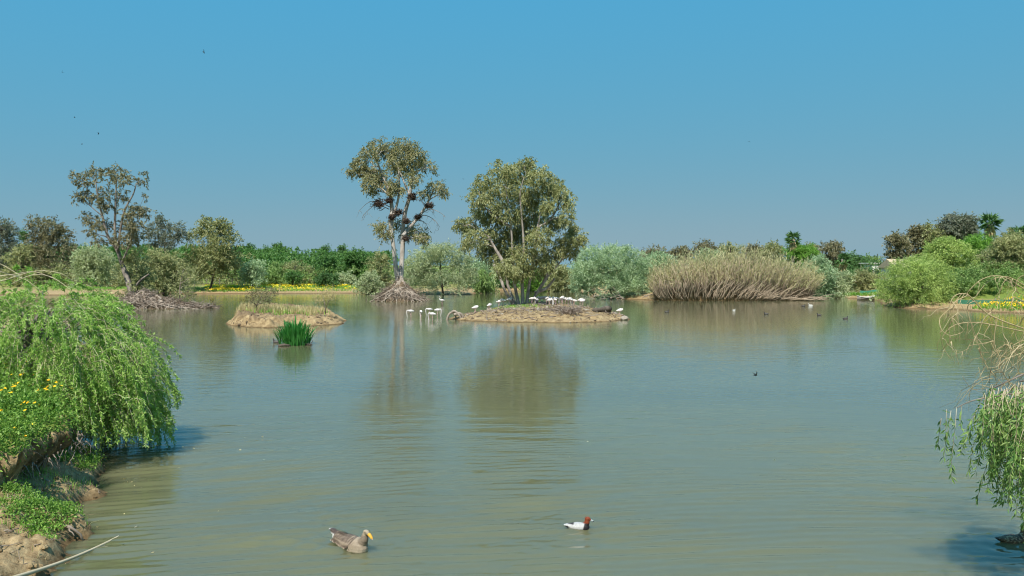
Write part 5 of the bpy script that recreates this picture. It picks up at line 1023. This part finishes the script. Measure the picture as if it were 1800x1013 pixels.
def coot_col(x, y, z): return lerp(col3(x, (.035, .033, .035)), col3(x, (.10, .09, .085)), ss(np.abs(y)/.1))
gd = Geo(); gd.ball((0, 0, .06), (.2, .105, .095)); gd.ball((-.16, 0, .08), (.1, .06, .04)); gd.ball((.12, 0, .07), (.1, .085, .085)); gd.tube(smooth_path(np.array([[.13, 0, .09], [.18, 0, .17], [.19, 0, .23]]), 8), np.linspace(.06, .034, 8), 10); gd.ball((.205, 0, .25), (.05, .034, .036)); gd.tube(np.array([[.24, 0, .245], [.285, 0, .232]]), [.016, .008], 7)
cm = sculpt('dark_duck', gd, .016, coot_col, 3)
for px, py, rz, lab in ((1172, 549, 0, 'dark duck leaving a wake right of the sandy island'), (1347, 553, 180, 'dark waterbird with raised neck below the reeds'), (1440, 555, 180, 'dark duck swimming right of the reeds, nearer to them'), (1486, 561, 0, 'dark duck swimming alone left of the bright tamarisk reflection'),
                        (1412, 539, 0, 'tiny dark duck just off the right end of reeds'), (487, 603, 180, 'dark waterbird resting beside the iris clump')):
    put(cm, 'duck', lab, 'duck', (*G(px, py)[:2], -.02), math.radians(rz+8), 1.15, 'dark ducks on the lake')
wm = sculpt('pale_duck', gd, .016, lambda x, y, z: lerp(col3(x, (.7, .69, .66)), col3(x, (.45, .43, .4)), ss((z-.1)/.05)), 3)
put(wm, 'duck', 'small white bird floating in front of the reeds', 'duck', (*G(1290, 546)[:2], -.02), 0, .8); put(wm, 'duck', 'pale bird floating off the right end of the reeds', 'duck', (*G(1425, 538)[:2], -.02), 3.1, 1.3)
# flamingos
def flamingo(pose):
    g = Geo(); g.ball((0, 0, .98), (.31, .17, .18)); g.ball((-.22, 0, .96), (.2, .12, .12)); g.ball((-.38, 0, .92), (.1, .06, .05)); g.ball((.16, 0, 1.0), (.17, .14, .15))
    if pose == 'feed': nk = [(.24, 0, 1.05), (.42, 0, 1.06), (.50, 0, .88), (.48, 0, .60), (.44, 0, .34), (.43, 0, .16)]; hd = (.42, 0, .12)
    elif pose == 'up': nk = [(.22, 0, 1.02), (.38, 0, 1.08), (.40, 0, 1.22), (.30, 0, 1.36), (.30, 0, 1.52), (.38, 0, 1.62)]; hd = (.44, 0, 1.62)
    else: nk = [(.24, 0, 1.02), (.38, 0, 1.08), (.36, .05, 1.2), (.2, .07, 1.22), (.02, .07, 1.17)]; hd = (-.03, .07, 1.16)
    P = smooth_path(np.array(nk, float), 18); g.tube(P, np.linspace(.085, .038, 18), 9); g.ball(hd, (.075, .05, .055))
    for s, x in ((-1, .02), (1, -.04)): g.tube(smooth_path(np.array([[x, s*.06, .86], [x+.02, s*.05, .5], [x-.02, s*.05, .46], [x+.02, s*.05, -.25]]), 9), np.linspace(.04, .022, 9), 7)
    def col(x, y, z):
        c = col3(x, (.68, .64, .62)); c = lerp(c, col3(x, (.64, .47, .44)), ss((.93-z)/.06)*ss((z-.8)/.05)*.6); c = lerp(c, col3(x, (.62, .42, .40)), ss((.80-z)/.05)*(np.abs(x) < .2)); c = lerp(c, col3(x, (.10, .07, .07)), ss((-x-.36)/.04)*ss((.95-z)/.03)*.7); return c
    m = sculpt('flamingo', g, .03, col, 2); b_ = Geo(); h = np.array(hd); d = np.array([.02, 0, -.12]) if pose == 'feed' else np.array([.07, 0, -.09])
    b_.tube(np.array([h+d*.4, h+d, h+d*1.2+[-.04, 0, -.05]]), [.032, .028, .012], 7); return m, b_.mesh('bill', M['black'])
FL = {k: flamingo(k) for k in ('feed', 'up', 'rest')}
def place_fl(px, py, D, pose, rz, label, group, z=None):
    p_ = W(px, py, D); me, bl = FL[pose]; s = .82; gz = p_[2]-.98*s if z is None else z
    gz = max(gz, float(isl_at(p_[0], p_[1]))) if False else gz
    o = put(me, 'flamingo', label, 'flamingo', (p_[0], p_[1], gz), rz, s, group); b_ = bpy.data.objects.new('bill', bl); C.objects.link(b_); b_.parent = o
GW = 'flamingos wading left of the island'
for px, py, pose, rz, lab in ((722, 547, 'feed', 3.5, 'leftmost flamingo, feeding alone with its head lowered'), (740, 548, 'feed', 1.9, 'second flamingo from the left, seen end-on'), (755, 544, 'feed', 3.6, 'third flamingo from left, behind the two nearest the island'),
                              (760, 552, 'feed', 3.0, 'lowest flamingo in the left group, nearest the camera'), (769, 545, 'feed', -.2, 'flamingo feeding to the right at the left island tip'), (777, 528, 'up', 3.3, 'flamingo with tall upright neck before the large tamarisk'),
                              (835, 541, 'rest', .4, 'lone flamingo at the back shore of the island, left of a second'), (860, 537, 'rest', .9, 'flamingo on the sandy rise above the grey stone'), (877, 527, 'rest', .2, 'flamingo far behind, leftmost of three near the trunk'),
                              (885, 527, 'rest', 2.6, 'middle one of three flamingos left of the trunk'), (895, 527, 'rest', .1, 'flamingo closest to the trunk on its left'), (1089, 546, 'rest', .1, 'flamingo alone behind the right tip of the island'),
                              (1020, 528, 'rest', .3, 'flamingo at the right end of the crowded flock'), (1024, 530, 'rest', .5, 'rightmost flamingo of the crowded flock, touching its neighbour')):
    D = (CH-.8)*F/(py-HY); D = D if py > 535 else min(D, 91); q = W(px, py, D); z = max(-.2, float(isl_at(q[0], q[1])) if q[1] < 100 else -.2) if py < 545 else -.2
    D = (CH-.8-max(z, -.2))*F/(py-HY)
    if py < 532 and px > 800: D = 84.5; x_ = (px-900)/F*D; z = max(float(isl_at(x_, D)), -.15); py = HY+(CH-z-.8)/D*F
    place_fl(px, py, D, pose, rz, lab, GW if px < 780 else 'flamingos around the island', None)
rng = np.random.default_rng(1000)
for i in range(30):
    px = rng.uniform(946, 1012) if i > 4 else rng.uniform(930, 950); D = rng.uniform(83.5, 88.5); x_ = (px-900)/F*D; z_ = max(float(isl_at(x_, D)), -.15)-.15; py = HY+(CH-z_-.98*.82)/D*F; place_fl(px, py, D, rng.choice(['rest', 'rest', 'feed']), rng.uniform(0, 6.28), 'one of the white flamingos packed together right of the island trunk', 'flamingo flock packed behind the island')
for i, px in enumerate((939, 944, 949, 954, 960)):
    D = 84.5+.5*(i % 2); x_ = (px-900)/F*D; put(cm, 'duck', 'one of the dark birds crouching between trunk and flamingo flock', 'duck', (x_, D, float(isl_at(x_, D))-.02), i*1.3, 1.7, 'dark birds beside the flamingo flock')
# birds in flight
def flyer(sp, up):
    g = Geo(); g.tube(np.array([[-.5, 0, 0], [-.25, 0, 0], [0, 0, .02], [.25, 0, .02], [.36, 0, .01]]), [.02, .08, .12, .09, .02], 7)
    for s in (-1, 1):
        V = np.array([[.16, s*.08, .03], [.22, s*.45*sp, up*.5], [-.18, s*1.0*sp, up], [-.02, s*.5*sp, up*.45], [-.14, s*.08, .03]]); V2 = V-[0, 0, .02]; g.add(np.vstack([V, V2]), [[0, 1, 3, 4], [5, 9, 8, 6], [0, 5, 6, 1], [4, 3, 8, 9]], [[1, 2, 3], [6, 8, 7]])
    for s in (-1, 1): g.add([[-.4, 0, .01], [-.75, s*.13, .01], [-.45, s*.05, .01], [-.45, s*.02, -.01]], [[0, 1, 2, 3]])
    return g.mesh('swallow', M['black'])
fm = [flyer(1, .35), flyer(.7, .7), flyer(.9, -.4)]
for i, (px, py, D, s, rz, ry, lab) in enumerate(((358, 92, 42, .11, .9, 1.2, 'swallow highest of the birds in the left sky'), (109, 127, 46, .1, 2.2, 1.0, 'swallow in the far upper left sky'), (173, 234, 46, .1, .6, -.5, 'swallow lower left above the sparse eucalyptus'), (131, 207, 60, .1, 3.6, .2, 'small swallow left of the lower left swallow'),
                                               (144, 254, 70, .11, .2, .4, 'tiny distant swallow nearest the sparse eucalyptus top'), (1317, 249, 60, .09, 1.2, .2, 'tiny swallow alone in the right sky'), (815, 315, 70, .1, 2.2, .3, 'tiny swallow between the two large trees'), (1328, 660, 26, .13, .3, -.3, 'dark swallow skimming low over the open water'))):
    o = put(fm[i % 3], 'swallow', lab, 'bird', W(px, py, D), rz, s*1.5, 'swallows in flight'); o.rotation_euler = (ry, .1, rz)
